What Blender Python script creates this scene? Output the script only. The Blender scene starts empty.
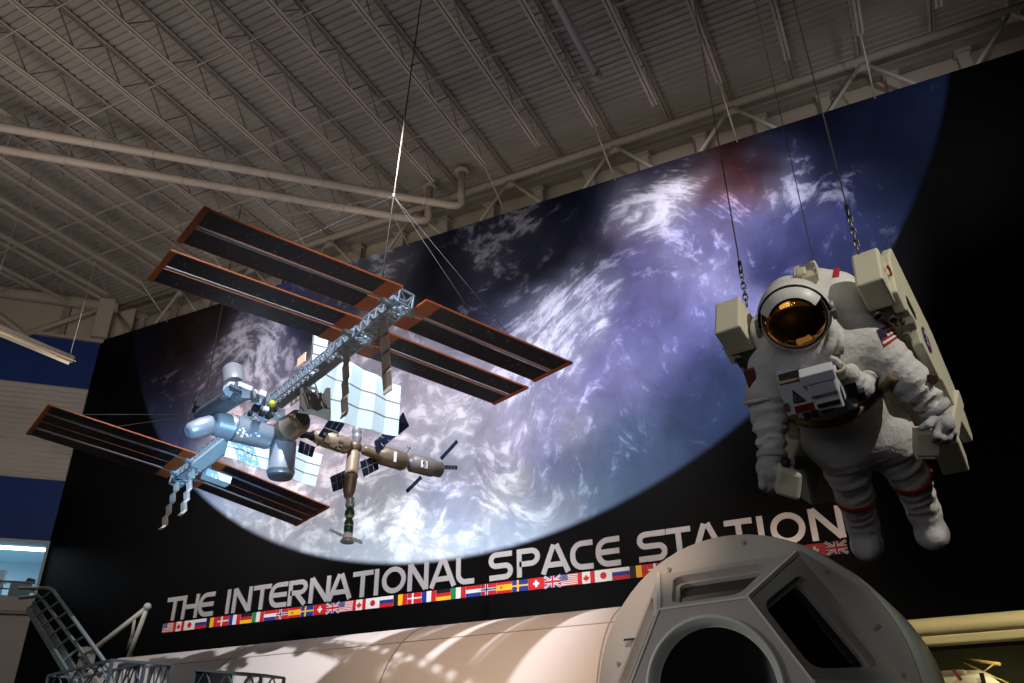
import bpy, bmesh, math, random
import numpy as np
from mathutils import Vector, Matrix
random.seed(7); rng = np.random.default_rng(7)
sc = bpy.context.scene
COL = sc.collection
V = lambda *a: np.array(a, float)

# ------------------------------------------------------------------ camera
FPX = 821.4; YAW = math.radians(25.944); PIT = math.radians(28.406); ROL = math.radians(-0.883)
CAM = V(0, 0, 1.6)
_fh = V(-math.sin(YAW), math.cos(YAW), 0); _z = V(0, 0, 1); _r0 = V(math.cos(YAW), math.sin(YAW), 0)
CF = math.cos(PIT)*_fh + math.sin(PIT)*_z; _u0 = -math.sin(PIT)*_fh + math.cos(PIT)*_z
CR = math.cos(ROL)*_r0 + math.sin(ROL)*_u0; CU = -math.sin(ROL)*_r0 + math.cos(ROL)*_u0
def ray(u, v): return (u-512)/FPX*CR + (341.5-v)/FPX*CU + CF
def at(u, v, d): return CAM + ray(u, v)*d
def plane(u, v, ax, val):
    r = ray(u, v); return CAM + r*((val-CAM[ax])/r[ax])
cd = bpy.data.cameras.new('camera'); cam = bpy.data.objects.new('camera', cd); COL.objects.link(cam)
cd.sensor_width = 36; cd.lens = FPX/1024*36; cd.clip_end = 200; cd.clip_start = 0.05
m = Matrix.Identity(4)
for i in range(3):
    m[i][0] = CR[i]; m[i][1] = CU[i]; m[i][2] = -CF[i]; m[i][3] = CAM[i]
cam.matrix_world = m; sc.camera = cam
sc.view_settings.view_transform = 'Standard'; sc.view_settings.look = 'None'
sc.view_settings.exposure = 0; sc.view_settings.gamma = 1
sc.cycles.use_denoising = True
sc.cycles.max_bounces = 6

# ------------------------------------------------------------------ materials
def s2l(c):
    c = np.asarray(c, float)/255.0
    return np.where(c <= .04045, c/12.92, ((c+.055)/1.055)**2.4)
MC = {}
def mat(name, rgb, rough=.6, metal=0., var=.08, scale=6., bump=0., bscale=40., emit=0., spec=.4, stretch=None):
    if name in MC: return MC[name]
    M_ = bpy.data.materials.new(name); M_.use_nodes = True; nt = M_.node_tree; N = nt.nodes; L = nt.links
    b = N['Principled BSDF']; c = list(s2l(rgb))
    b.inputs['Roughness'].default_value = rough; b.inputs['Metallic'].default_value = metal
    b.inputs['Specular IOR Level'].default_value = spec
    tc = N.new('ShaderNodeTexCoord'); nz = N.new('ShaderNodeTexNoise'); nz.inputs['Scale'].default_value = scale; nz.inputs['Detail'].default_value = 5
    src = tc.outputs['Object']
    if stretch:
        mp = N.new('ShaderNodeMapping'); mp.inputs['Scale'].default_value = stretch; L.new(src, mp.inputs[0]); src = mp.outputs[0]
    L.new(src, nz.inputs['Vector'])
    mx = N.new('ShaderNodeMix'); mx.data_type = 'RGBA'
    mx.inputs[6].default_value = [x*(1-var) for x in c]+[1]; mx.inputs[7].default_value = [min(1, x*(1+var)) for x in c]+[1]
    L.new(nz.outputs['Fac'], mx.inputs[0]); L.new(mx.outputs[2], b.inputs['Base Color'])
    if bump:
        n2 = N.new('ShaderNodeTexNoise'); n2.inputs['Scale'].default_value = bscale; n2.inputs['Detail'].default_value = 4; L.new(src, n2.inputs['Vector'])
        bp = N.new('ShaderNodeBump'); bp.inputs['Strength'].default_value = bump; bp.inputs['Distance'].default_value = .02
        L.new(n2.outputs['Fac'], bp.inputs['Height']); L.new(bp.outputs[0], b.inputs['Normal'])
    if emit:
        b.inputs['Emission Color'].default_value = c+[1]; b.inputs['Emission Strength'].default_value = emit
    MC[name] = M_; return M_

# ------------------------------------------------------------------ mesh builder
def unit(v): v = np.asarray(v, float); return v/max(1e-12, np.linalg.norm(v))
def basis(d):
    d = unit(d); h = V(0, 0, 1) if abs(d[2]) < .9 else V(1, 0, 0)
    a = unit(np.cross(h, d)); return a, np.cross(d, a), d
class MB:
    def __init__(s): s.v = []; s.f = []; s.m = []; s.sm = []
    def add(s, vs, fs, mi=0, smooth=False):
        o = len(s.v); s.v += [tuple(map(float, x)) for x in vs]
        for f in fs: s.f.append([o+i for i in f]); s.m.append(mi); s.sm.append(smooth)
        return s
    def hexa(s, p, mi=0):   # 8 points: bottom loop 0-3, top loop 4-7
        return s.add(p, [(0,3,2,1), (4,5,6,7), (0,1,5,4), (1,2,6,5), (2,3,7,6), (3,0,4,7)], mi)
    def box(s, c, size, ax=None, mi=0):
        c = np.asarray(c, float); ax = np.eye(3) if ax is None else np.asarray(ax); h = np.asarray(size, float)/2
        P = [c + ax[0]*x*h[0] + ax[1]*y*h[1] + ax[2]*z*h[2] for z in (-1, 1) for x, y in ((-1,-1), (1,-1), (1,1), (-1,1))]
        return s.hexa(P, mi)
    def beam(s, a, b, w, h=None, mi=0, up=None):
        a = np.asarray(a, float); b = np.asarray(b, float); h = w if h is None else h
        d = unit(b-a)
        if up is None: x, y, _ = basis(d)
        else:
            x = unit(np.cross(d, up)); y = np.cross(x, d)
        P = [p + x*i*w/2 + y*j*h/2 for p in (a, b) for i, j in ((-1,-1), (1,-1), (1,1), (-1,1))]
        return s.hexa(P, mi)
    def tube(s, a, b, r0, r1=None, n=12, mi=0, caps=True):
        return s.lathe(a, b, [(0, r0), (1, r0 if r1 is None else r1)], n, mi, caps)
    def lathe(s, a, b, prof, n=20, mi=0, caps=True, smooth=True):   # prof: (fraction along, radius[, mat])
        a = np.asarray(a, float); b = np.asarray(b, float); x, y, _ = basis(b-a); vs = []
        for q in prof:
            for k in range(n):
                t = 2*math.pi*k/n; vs.append(a+(b-a)*q[0] + (x*math.cos(t)+y*math.sin(t))*q[1])
        o = len(s.v); s.v += [tuple(p) for p in vs]
        for i in range(len(prof)-1):
            mm = prof[i+1][2] if len(prof[i+1]) > 2 else mi
            for k in range(n):
                k2 = (k+1) % n; s.f.append([o+i*n+k, o+i*n+k2, o+(i+1)*n+k2, o+(i+1)*n+k]); s.m.append(mm); s.sm.append(smooth)
        if caps:
            s.f.append([o+k for k in range(n)][::-1]); s.m.append(prof[0][2] if len(prof[0]) > 2 else mi); s.sm.append(False)
            e = o+(len(prof)-1)*n
            s.f.append([e+k for k in range(n)]); s.m.append(prof[-1][2] if len(prof[-1]) > 2 else mi); s.sm.append(False)
        return s
    def path(s, pts, r, n=8, mi=0):
        pts = [np.asarray(p, float) for p in pts]; vs = []
        for i, p in enumerate(pts):
            d = unit(pts[min(i+1, len(pts)-1)]-pts[max(i-1, 0)])
            if i == 0: x, y, _ = basis(d)
            else:
                x = unit(x - d*(x@d)); y = np.cross(d, x)
            for k in range(n):
                t = 2*math.pi*k/n; vs.append(p+(x*math.cos(t)+y*math.sin(t))*r)
        fs = [(i*n+k, i*n+(k+1) % n, (i+1)*n+(k+1) % n, (i+1)*n+k) for i in range(len(pts)-1) for k in range(n)]
        s.add(vs, fs, mi, True)
        L = (len(pts)-1)*n
        return s.add([vs[k] for k in range(n)]+[vs[L+k] for k in range(n)], [tuple(range(n))[::-1], tuple(range(n, 2*n))], mi)
    def slab(s, q, th, nrm=None, mi=0):   # thin plate over a polygon q
        q = [np.asarray(p, float) for p in q]
        n = unit(np.cross(q[1]-q[0], q[2]-q[0])) if nrm is None else unit(nrm); k = len(q)
        P = [p-n*th/2 for p in q]+[p+n*th/2 for p in q]
        return s.add(P, [tuple(range(k))[::-1], tuple(range(k, 2*k))]+[(i, (i+1) % k, k+(i+1) % k, k+i) for i in range(k)], mi)
    def ellipsoid(s, c, R, ax=None, nu=20, nv=12, mi=0):
        c = np.asarray(c, float); ax = np.eye(3) if ax is None else np.asarray(ax); vs = []
        for i in range(nv+1):
            a = math.pi*i/nv
            for k in range(nu):
                t = 2*math.pi*k/nu
                vs.append(c + ax[0]*R[0]*math.sin(a)*math.cos(t)+ax[1]*R[1]*math.sin(a)*math.sin(t)+ax[2]*R[2]*math.cos(a))
        return s.add(vs, [(i*nu+k, (i+1)*nu+k, (i+1)*nu+(k+1) % nu, i*nu+(k+1) % nu) for i in range(nv) for k in range(nu)], mi, True)
    def torus(s, c, x, y, R, r, nu=40, nv=10, mi=0, a0=0, a1=2*math.pi):
        vs = []; z = unit(np.cross(x, y)); full = a1-a0 > 6.28
        m_ = nu if full else nu+1
        Rx, Ry = (R if hasattr(R, '__len__') else (R, R))
        for i in range(m_):
            t = a0+(a1-a0)*i/nu; d = x*math.cos(t)*Rx+y*math.sin(t)*Ry; e = unit(d)
            for k in range(nv):
                p = 2*math.pi*k/nv; vs.append(c+d+(e*math.cos(p)+z*math.sin(p))*r)
        fs = [(i*nv+k, ((i+1) % m_)*nv+k, ((i+1) % m_)*nv+(k+1) % nv, i*nv+(k+1) % nv) for i in range(nu) for k in range(nv)]
        return s.add(vs, fs, mi, True)
    def build(s, name, mats, parent=None, kind=None, bevel=0, label=None):
        me = bpy.data.meshes.new(name); org = np.array(parent['_o']) if parent is not None and '_o' in parent else V(0,0,0)
        me.from_pydata([tuple(np.array(p)-org) for p in s.v], [], s.f)
        if not isinstance(mats, (list, tuple)): mats = [mats]
        for q in mats: me.materials.append(q)
        me.polygons.foreach_set('material_index', s.m); me.polygons.foreach_set('use_smooth', s.sm)
        bm = bmesh.new(); bm.from_mesh(me); bmesh.ops.remove_doubles(bm, verts=bm.verts, dist=1e-6); bmesh.ops.recalc_face_normals(bm, faces=bm.faces); bm.to_mesh(me); bm.free()
        o = bpy.data.objects.new(name, me); COL.objects.link(o)
        if parent is not None: o.parent = parent; o['_o'] = [float(x) for x in org]
        if kind: o['kind'] = kind
        if label: o['label'] = label
        if bevel:
            b = o.modifiers.new('bevel', 'BEVEL'); b.width = bevel; b.segments = 2; b.limit_method = 'ANGLE'
        return o
def thing(name, label, cat, loc, group=None):
    o = bpy.data.objects.new(name, None); COL.objects.link(o); o.location = tuple(map(float, loc)); o.empty_display_size = .1
    o['label'] = label; o['category'] = cat; o['_o'] = [float(x) for x in loc]
    if group: o['group'] = group
    return o
def tag(o, label, cat, group=None):
    o['label'] = label; o['category'] = cat
    if group: o['group'] = group
    return o
def solo(mb, name, mats, label, cat, group=None, bevel=0):
    """a thing that is one mesh: origin moved to its own centre"""
    P = np.array(mb.v); c = (P.min(0)+P.max(0))/2; c[2] = P[:, 2].min()
    mb.v = [tuple(np.array(p)-c) for p in mb.v]
    o = mb.build(name, mats, bevel=bevel); o.location = tuple(c); return tag(o, label, cat, group)

ORD = ['first','second','third','fourth','fifth','sixth','seventh','eighth','ninth','tenth','eleventh','twelfth','thirteenth','fourteenth','fifteenth','sixteenth','seventeenth','eighteenth','nineteenth','twentieth','twenty-first','twenty-second','twenty-third','twenty-fourth','twenty-fifth','twenty-sixth','twenty-seventh','twenty-eighth']
# ------------------------------------------------------------------ room shell
YW = 16.0; XK = -23.44; ZM = 15.2
mSteel = mat('roof_steel_paint', (176,164,150), .6, 0, .15, 3)
mSteelD = mat('roof_steel_dark', (140,130,118), .65, 0, .15, 3)
mDeck = mat('roof_deck_paint', (158,150,141), .7, 0, .22, .9)
mBeige = mat('wall_beige_panel', (178,164,146), .8, 0, .12, 1.5)
mFloor = mat('dark_floor', (38,36,36), .5, 0, .2, 1)
mBlue = mat('blue_wall_paint', (22,52,118), .7, 0, .12, 1)
mWhiteW = mat('white_corrugated', (196,188,180), .6, 0, .1, 2)
mLowW = mat('pale_lower_wall', (176,168,160), .8, 0, .1, 1)
mRoom = mat('pale_room_wall', (170,196,206), .8, 0, .05, 1)
mCable = mat('steel_cable', (190,182,170), .35, .7)
mBlk = mat('black_metal', (18,18,20), .5)

MB().box((-8, 4, -.05), (60, 50, .1)).build('floor', mFloor, kind='structure')
# back wall behind the eave truss, with the plain lower wall that carries the mural
b = MB(); b.box((-7.5, 17.3, 9), (33.2, .2, 18)); b.build('wall_back', mBeige, kind='structure')
ld = V(-.70711, -.70711, 0); ln = V(.70711, -.70711, 0); LK = V(XK, YW, 0)
def LW(s, z, off=0.): return LK + ld*s + V(0, 0, z) + ln*off
def lwbox(mb, s0, s1, z0, z1, d, mi=0, off=0.):
    P = [LW(s0,z0,off-d), LW(s1,z0,off-d), LW(s1,z0,off), LW(s0,z0,off), LW(s0,z1,off-d), LW(s1,z1,off-d), LW(s1,z1,off), LW(s0,z1,off)]
    mb.hexa(P, mi)
b = MB(); SL = 18
lwbox(b, 0, SL, 13.35, ZM, .25, 0); lwbox(b, 0, SL, 8.3, 10.2, .25, 0)
lwbox(b, 0, SL, 10.2, 13.35, .25, 1)
for i in range(18):                                    # horizontal ribs of the pale corrugated band
    z = 10.22+i*.175; q = [LW(0,z), LW(0,z+.06,.06), LW(0,z+.115,.06), LW(0,z+.17)]; q2 = [p+ld*SL for p in q]
    b.add(q+q2, [(k, k+1, 5+k, 4+k) for k in range(3)], 1)
lwbox(b, -.8, SL, ZM, 18, .25, 2, -.3); lwbox(b, -.8, SL, 15.1, 15.2, .5, 2, .1)
lwbox(b, 0, SL, -.0, 6.2, .25, 3); lwbox(b, 0, SL, 6.2, 6.66, .25, 3, .06); lwbox(b, 0, SL, 6.14, 6.24, .35, 4, .16)
for s in np.arange(1.2, SL, 2.4): lwbox(b, s, s+.22, ZM, 17.2, .2, 4, -.12)
b.build('wall_left', [mBlue, mWhiteW, mBeige, mLowW, mSteelD], kind='structure')
b = MB()                                               # lit mezzanine room behind the opening
lwbox(b, 0, SL, 6.4, 6.5, 5.2, 0, -.25); lwbox(b, 0, SL, 8.75, 8.85, 5.2, 0, -.25); lwbox(b, 0, SL, 6.4, 8.85, .1, 0, -5.4); lwbox(b, -.1, 0, 6.4, 8.85, 5.2, 0, -.25)
b.build('wall_mezzanine', mRoom, kind='structure')
b = MB(); lwbox(b, 0, SL, 8.22, 8.3, .35, 0, .03); lwbox(b, -.02, .06, 6.6, 8.3, .3, 0, .02)
b.build('window_1', mat('window_trim', (170,176,180), .6), kind='structure')

# corrugated roof deck: ribs run along the mural wall
b = MB(); ys = np.arange(-1.0, 17.3, .19); z0, z1 = 16.79, 16.835; X0, X1 = -32, 7.5
prof = []
for y in ys: prof += [(y, z0), (y+.105, z0), (y+.125, z1), (y+.17, z1)]
n = len(prof)
b.add([(X0, y, z) for y, z in prof]+[(X1, y, z) for y, z in prof], [(i, i+1, n+i+1, n+i) for i in range(n-1)])
b.build('ceiling', mDeck, kind='structure')
MB().box((-12, 8, 16.95), (40, 19, .1)).build('ceiling_roof', mDeck, kind='structure')
MB().box((7.4, 8, 9), (.2, 19, 18)).build('wall_right', mat('dark_side_wall', (24,24,26), .9), kind='structure')

# bar joists, running from the mural wall back over the hall
JX = [-7.92+1.555*k for k in range(-11, 9)]
for k, x in enumerate(JX):
    yend = 16.25 if x > XK+.3 else 16+(x-XK)-.4
    nb = yend-1.5 if x > XK else yend-1.2
    i = len(JX)-1-k
    t = thing('roof_joist', 'pale steel open-web roof joist, %s from the right along the mural wall truss' % ORD[i], 'joist', (x, 8, 15.94), 'open-web roof joists')
    b = MB()
    for s in (-.045, .045): b.box((x+s, (yend+.5)/2, 16.73), (.06, yend-.5, .012)); b.box((x+s*.5, (yend+.5)/2, 16.70), (.012, yend-.5, .07))
    b.build('top_chord', mSteel, t)
    b = MB()
    for s in (-.045, .045): b.box((x+s, (nb+.5)/2, 15.93), (.06, nb-.5, .012)); b.box((x+s*.45, (nb+.5)/2, 15.97), (.012, nb-.5, .07))
    b.build('bottom_chord', mSteel, t)
    b = MB(); y = nb; up = False
    while y > 1.2:
        b.beam((x, y, 15.95 if not up else 16.7), (x, y-.62, 16.7 if not up else 15.95), .026); y -= .62; up = not up
    b.build('web', mSteelD, t)
    if k % 2 == 1 and x > XK:
        MB().tube((x, nb, 15.94), (x+.02, 16.2, 15.02), .02, n=8).build('kicker_brace', mSteel, t)
BY = [(4.3, 15.99), (6.4, 15.99), (8.88, 15.99), (11.65, 15.99), (13.1, 15.99)]
for i, (y, z) in enumerate(BY):
    xa = max(-26, XK-(16-y)+.4)
    solo(MB().beam((xa, y, z), (6.2, y, z), .03, .03), 'bridging_rod', mSteel, 'thin straight bridging rod crossing all the joists, %s out from the mural wall' % ORD[len(BY)-1-i], 'rod', 'bridging rods under the roof')

# eave truss above the mural
NX = [-7.93+3.11*k for k in range(-5, 5)]
t = thing('wall_truss', 'long steel truss with tube chord and diagonals above the earth mural', 'truss', (-9, 16.3, 14.8))
b = MB(); b.tube((-23.6, 16.3, 16.62), (7.2, 16.3, 16.62), .11, n=16); b.build('top_chord', mSteel, t)
MB().tube((-23.6, 16.3, 14.75), (7.2, 16.3, 14.75), .1, n=12).build('bottom_chord', mSteel, t)
for x in NX:
    for sgn in (-1, 1):
        if x+sgn*1.55 > -23.4: MB().tube((x, 16.3, 16.55), (x+sgn*1.5, 16.3, 14.75), .052, n=10).build('diagonal', mSteel, t)
    MB().box((x, 16.3, 16.45), (.34, .05, .3)).build('gusset', mSteel, t)
for i, x in enumerate(np.arange(-22.9, 6.5, 1.555)):
    b = MB(); b.box((x, 16.98, 15.6), (.26, .03, 2.4)); b.box((x, 17.08, 15.6), (.03, .2, 2.4)); b.box((x, 17.15, 15.6), (.26, .03, 2.4)); b.box((x, 16.98, 16.5), (.36, .24, .05))
    solo(b, 'wall_column', mSteel, 'pale steel wall column behind the truss, %s from the left above the mural' % ORD[i], 'column', 'wall columns above the mural')
b = MB(); b.box((-8.2, 17.02, 16.66), (30.6, .2, .16)); solo(b, 'eave_beam', mSteelD, 'dark horizontal eave beam behind the truss above the mural', 'beam')
t = thing('side_truss', 'steel truss along the top of the blue and white side wall', 'truss', LW(6, 15.2, .3))
MB().tube(LW(-.3, 16.5, .1), LW(SL, 16.5, .1), .2, n=16).build('top_chord', mSteel, t)
for s in (0.2, 4.6, 9): MB().tube(LW(s, 16.4, .1), LW(s+2.1, 15.0, .1), .09, n=10).build('diagonal', mSteel, t); MB().tube(LW(s+4.2, 16.4, .1), LW(s+2.1, 15.0, .1), .09, n=10).build('diagonal', mSteel, t)
MB().box(LW(.05, 15.95, .06), (.5, .5, 1.5), [ld, ln, V(0,0,1)]).build('corner_post', mSteel, t)

# service pipes under the roof
mPipe = mat('painted_pipe', (186,172,158), .5, 0, .1, 2)
def pipe(name, p_far, p_end, label, ztop):
    e = plane(p_end[0], p_end[1], 2, 15.35); d = unit(e-plane(p_far[0], p_far[1], 2, 15.35)); a = e-d*17
    t = thing(name, label, 'pipe', (e+a)/2)
    MB().path([a, a+(e-d*.25-a)*.5, e-d*.25, e-d*.1+V(0,0,.03), e-d*.02+V(0,0,.1), e+V(0,0,.25), e+V(0,0,ztop)], .108, 16).build('pipe_run', mPipe, t)
    MB().tube(e+V(0,0,ztop-.12), e+V(0,0,ztop-.02), .2, n=18).build('flange', mPipe, t)
    for q in np.arange(1.0, 16, 1.35):
        p = e-d*q; b = MB(); b.tube(p-d*.03, p+d*.03, .118, n=16); b.beam(p+V(0,0,.1), p+V(0,0,.55), .018); b.build('hanger_strap', mPipe, t)
pipe('service_pipe', (0,127), (461,207), 'upper of two parallel pale pipes crossing under the roof joists', 1.3)
pipe('service_pipe', (0,149), (428,222), 'lower of two parallel pale pipes crossing under the roof joists', 1.3)
pa, pb = plane(540, -22, 2, 15.7), plane(600, 75, 2, 15.7); pb[0] = pa[0] = (pa[0]+pb[0])/2; pa[1] = 3
t = thing('roof_pipe', 'single pale pipe with capped end running along a joist at top centre', 'pipe', (pa+pb)/2)
MB().tube(pa, pb, .085, n=14).build('pipe_run', mPipe, t)
MB().tube(pb-V(0,.1,0), pb+V(0,.04,0), .125, n=14).build('end_cap', mPipe, t)
b = MB(); b.beam(pb+V(-.1,0,.05), pb+V(-.75,.1,.25), .03); b.beam(pb+V(0,-.1,.08), pb+V(0,-.1,.35), .03); b.build('hanger_strap', mSteelD, t)

# hanging strip light at far left
p0, p1 = plane(0, 333, 2, 11.12), plane(72, 363, 2, 11.12); p0 = p0-(p1-p0)*.4
t = thing('strip_light', 'long unlit strip light hanging in front of the blue wall', 'light', (p0+p1)/2)
dd = unit(p1-p0); sd = unit(np.cross(dd, V(0,0,1)))
b = MB(); b.beam(p0+V(0,0,.12), p1+V(0,0,.12), .12, .1, up=V(0,0,1)); b.build('housing', mSteelD, t)
b = MB()
for s in (-1, 1): b.slab([p0+V(0,0,.08), p1+V(0,0,.08), p1+sd*s*.16, p0+sd*s*.16], .012)
b.build('reflector', mat('reflector_white', (205,190,165), .5), t)
MB().tube(p0+V(0,0,.02), p1+V(0,0,.02), .022, n=8).build('lamp_tube', mat('lamp_tube_glass', (235,215,180), .3), t)
b = MB(); b.tube(p1-dd*.1+V(0,0,.15), p1-dd*.1+V(0,0,4.8), .008, n=6); b.tube(p0+dd*.3+V(0,0,.15), p0+dd*.3+V(0,0,4.8), .008, n=6); b.build('suspension_wire', mCable, t)

# mezzanine room contents
q = LW(1.2, 8.68, -2.7)
t = thing('ceiling_lamp', 'lit fluorescent lamp on the ceiling of the mezzanine room', 'lamp', q)
MB().box(q+V(0,0,.03), (2.3, .3, .06), [ld, ln, V(0,0,1)]).build('housing', mat('lamp_white', (220,225,230), .5), t)
MB().box(q-V(0,0,.03), (2.1, .24, .05), [ld, ln, V(0,0,1)]).build('lamp_tube', mat('lamp_glow', (225,240,255), .5, emit=9), t)
q = LW(3.3, 8.68, -4.0)
t = thing('ceiling_lamp', 'second lamp of the mezzanine room, cut by the left picture edge', 'lamp', q)
MB().box(q+V(0,0,.03), (1.3, .3, .06), [ld, ln, V(0,0,1)]).build('housing', mat('lamp_white', (220,225,230), .5), t)
MB().box(q-V(0,0,.03), (1.2, .24, .05), [ld, ln, V(0,0,1)]).build('lamp_tube', mat('lamp_glow', (225,240,255), .5, emit=9), t)
q = LW(.42, 6.5, -.7); A3 = [ld, ln, V(0,0,1)]
t = thing('office_chair', 'dark office chair seen from behind the mezzanine railing', 'chair', q)
MB().box(q+V(0,0,.66), (.24,.07,.34), [unit(ld+V(0,0,.25)), ln, unit(V(0,0,1)-ld*.45)]).build('backrest', mBlk, t, bevel=.03)
MB().box(q-ln*.2+V(0,0,.5), (.48, .46, .09), A3).build('seat', mBlk, t, bevel=.03)
b = MB(); b.tube(q-ln*.2+V(0,0,.08), q-ln*.2+V(0,0,.46), .03)
for k in range(5):
    a = k*2*math.pi/5; b.beam(q-ln*.2+V(0,0,.1), q-ln*.2+V(math.cos(a)*.28, math.sin(a)*.28, .03), .04)
b.build('base', mBlk, t)
q = LW(1.9, 6.5, -.9)
t = thing('desk', 'pale desk standing behind the mezzanine railing', 'desk', q)
MB().box(q+V(0,0,.72), (1.6, .7, .05), A3).build('tabletop', mat('desk_white', (190,205,210), .5), t)
for a in (-.7, .7): MB().box(q+ld*a+V(0,0,.35), (.06, .6, .7), A3).build('leg', mSteelD, t)
q2 = q+V(0,0,.745)
c = q2-ld*.55
t = thing('storage_box', 'small pale box standing on the mezzanine desk', 'box', c)
MB().box(c+V(0,0,.13), (.44,.3,.26), A3).build('box_body', mat('box_pale', (195,215,220), .5), t, bevel=.01)
MB().box(c+V(0,0,.275), (.47,.33,.04), A3).build('lid', mat('box_pale', (195,215,220), .5), t, bevel=.01)
t = thing('balcony_railing', 'grey metal railing along the edge of the lit mezzanine', 'railing', LW(4, 6.66, .02))
for z, r in ((7.05, .035), (6.85, .022)): MB().tube(LW(.1, z, .02), LW(9, z, .02), r, n=8).build('rail', mSteelD, t)
for s in np.arange(.2, 9, 1.4): MB().box(LW(s, 6.85, .02), (.05, .05, .4), A3).build('post', mSteelD, t)
MB().box(LW(.45, 6.82, .06), (.55, .05, .36), A3).build('end_panel', mat('railing_panel', (96,120,128), .5), t)
# ------------------------------------------------------------------ earth mural
EC = V(-9.47, 19.127); ER = 13.01
CP = [l.split() for l in '''150,345 25,22,40 .25|170,345 36,22,22 .05|200,340 52,31,28 .08|185,330 42,27,26 .1|225,330 60,45,50 .4|200,375 50,34,36 .35|165,390 35,30,50 .4|150,370 28,26,45 .2
215,395 95,85,100 .55|180,420 50,52,80 .42|160,440 40,45,75 .2|245,340 130,130,160 .85|270,345 165,168,205 .98|258,370 130,125,160 .8|285,360 110,112,160 .75|300,350 60,55,75 .25|310,335 40,36,50 .2|295,290 60,70,150 .5|330,310 50,55,90 .4
340,275 100,105,120 .5|390,255 120,120,135 .75|430,240 25,27,45 .2|470,225 34,37,66 .6|520,225 60,62,92 .72|560,200 20,22,42 .25|500,255 84,86,108 .75|450,275 20,20,30 .15|420,280 22,22,30 .1|540,250 15,15,22 .1|520,285 20,20,35 .2|600,200 28,30,55 .35
640,190 140,140,165 .85|620,215 130,130,160 .7|590,225 60,60,90 .45|575,260 30,28,45 .25|600,260 70,65,90 .3|560,300 150,150,185 .7|555,330 180,185,225 .8|520,310 90,95,140 .5|480,300 60,62,95 .45|500,330 110,115,165 .55
660,215 190,190,215 .92|690,200 190,185,200 .9|700,165 72,26,22 .1|730,150 66,22,18 .03|720,195 140,70,66 .4|680,178 80,60,60 .5|760,150 25,22,45 .1|770,185 150,150,180 .6|790,160 60,66,108 .78|800,190 48,52,96 .7|850,130 18,25,55 .1|830,170 32,40,76 .7|860,190 42,52,94 .74|900,110 26,37,72 .45|930,90 30,45,85 .05|920,150 18,32,65 .05|880,200 18,30,65 .1|900,190 22,40,75 .1|870,240 38,58,104 .55
800,240 55,60,120 .25|760,230 105,105,170 .35|720,230 135,130,190 .4|690,250 165,160,220 .55|720,270 185,180,240 .58|660,270 140,130,190 .4|640,260 130,120,170 .35|620,240 130,110,140 .4|630,300 120,115,190 .35|690,300 150,150,230 .4|730,310 160,160,230 .45|650,340 130,130,210 .35|690,340 125,130,210 .3|720,340 90,100,170 .3|735,370 80,110,170 .4|710,370 70,85,140 .2|740,390 60,95,140 .2|700,410 60,90,140 .25|660,390 90,100,170 .25
620,370 150,150,215 .45|590,380 165,160,225 .4|560,400 180,175,230 .45|540,420 165,170,230 .5|580,430 200,205,230 .68|620,420 150,160,215 .5|650,440 95,125,180 .3|600,460 90,125,185 .25|560,460 120,130,190 .3|640,470 85,125,175 .35|600,500 110,150,190 .45|560,500 130,160,205 .5|530,480 150,170,220 .5|500,490 215,215,225 .72|520,520 180,195,215 .62|470,500 160,180,220 .5|440,520 200,210,220 .72|400,540 190,200,205 .65|400,500 205,210,225 .72|450,480 160,175,215 .5|420,490 185,195,225 .6
500,430 190,185,235 .55|480,410 205,200,240 .6|460,440 215,215,240 .65|490,380 200,200,240 .6|330,500 205,205,230 .7|300,530 185,190,205 .65|270,520 170,180,195 .6|230,500 150,170,190 .5|250,540 150,165,175 .55|350,545 180,190,195 .62|200,480 100,120,160 .4|310,460 225,210,225 .7|250,450 215,180,165 .55|300,400 200,190,220 .4|400,430 220,215,240 .6|370,400 200,195,230 .55|715,172 76,28,26 .1|738,172 66,24,22 .1|700,186 120,60,60 .4|820,90 20,24,52 .05|780,120 24,24,50 .1|640,165 40,38,60 .4'''.replace('\n', '|').split('|')]
cpx = []; cpc = []; cpd = []
for a, c, d in CP:
    u, v = map(float, a.split(',')); w = plane(u, v, 1, YW)
    # control spots in wall metres; colours hold print tones plus the floodlight on them
    cpx.append((w[0], w[2])); cpc.append([float(x) for x in c.split(',')]); cpd.append(float(d))
cpx = np.array(cpx); cpc = s2l(cpc); cpc = cpc*.74+cpc.mean(1, keepdims=True)*.26; cpd = np.array(cpd)
gx = np.linspace(XK+.03, 7.2, 330); gz = np.linspace(0, ZM, 165)
GX, GZ = np.meshgrid(gx, gz); P = np.stack([GX.ravel(), GZ.ravel()], 1)
# drift of the weather: cloud bands are wound round a few storm centres
def wob(p, s, k): return np.stack([sum(np.sin(p[:, 0]*f*1.1+p[:, 1]*f*.8*g+q)/f for f, g, q in ((1.1,1,.3+k),(2.3,-1,1.7+k),(4.7,.6,2.2+k),(8.9,-.7,.9+k))), sum(np.cos(p[:, 1]*f-p[:, 0]*f*.7*g+q)/f for f, g, q in ((1.3,1,.8+k),(2.7,-1,2.9+k),(5.1,.5,.2+k),(9.7,-.8,1.1+k)))], 1)*s
PW = P+wob(P, .42, 0.)
FL = P.copy()
for (u, v), k, s in (((705,300), 1.35, 3.2), ((545,275), -1.4, 2.2), ((262,365), 1.3, 1.8), ((600,470), -1.2, 2.2), ((850,190), 1.5, 1.8)):
    w = plane(u, v, 1, YW); c_ = V(w[0], w[2]); dv = FL-c_; a_ = k*np.exp(-(dv**2).sum(1)/s**2)
    FL = c_+np.stack([dv[:, 0]*np.cos(a_)-dv[:, 1]*np.sin(a_), dv[:, 0]*np.sin(a_)+dv[:, 1]*np.cos(a_)], 1)
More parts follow.
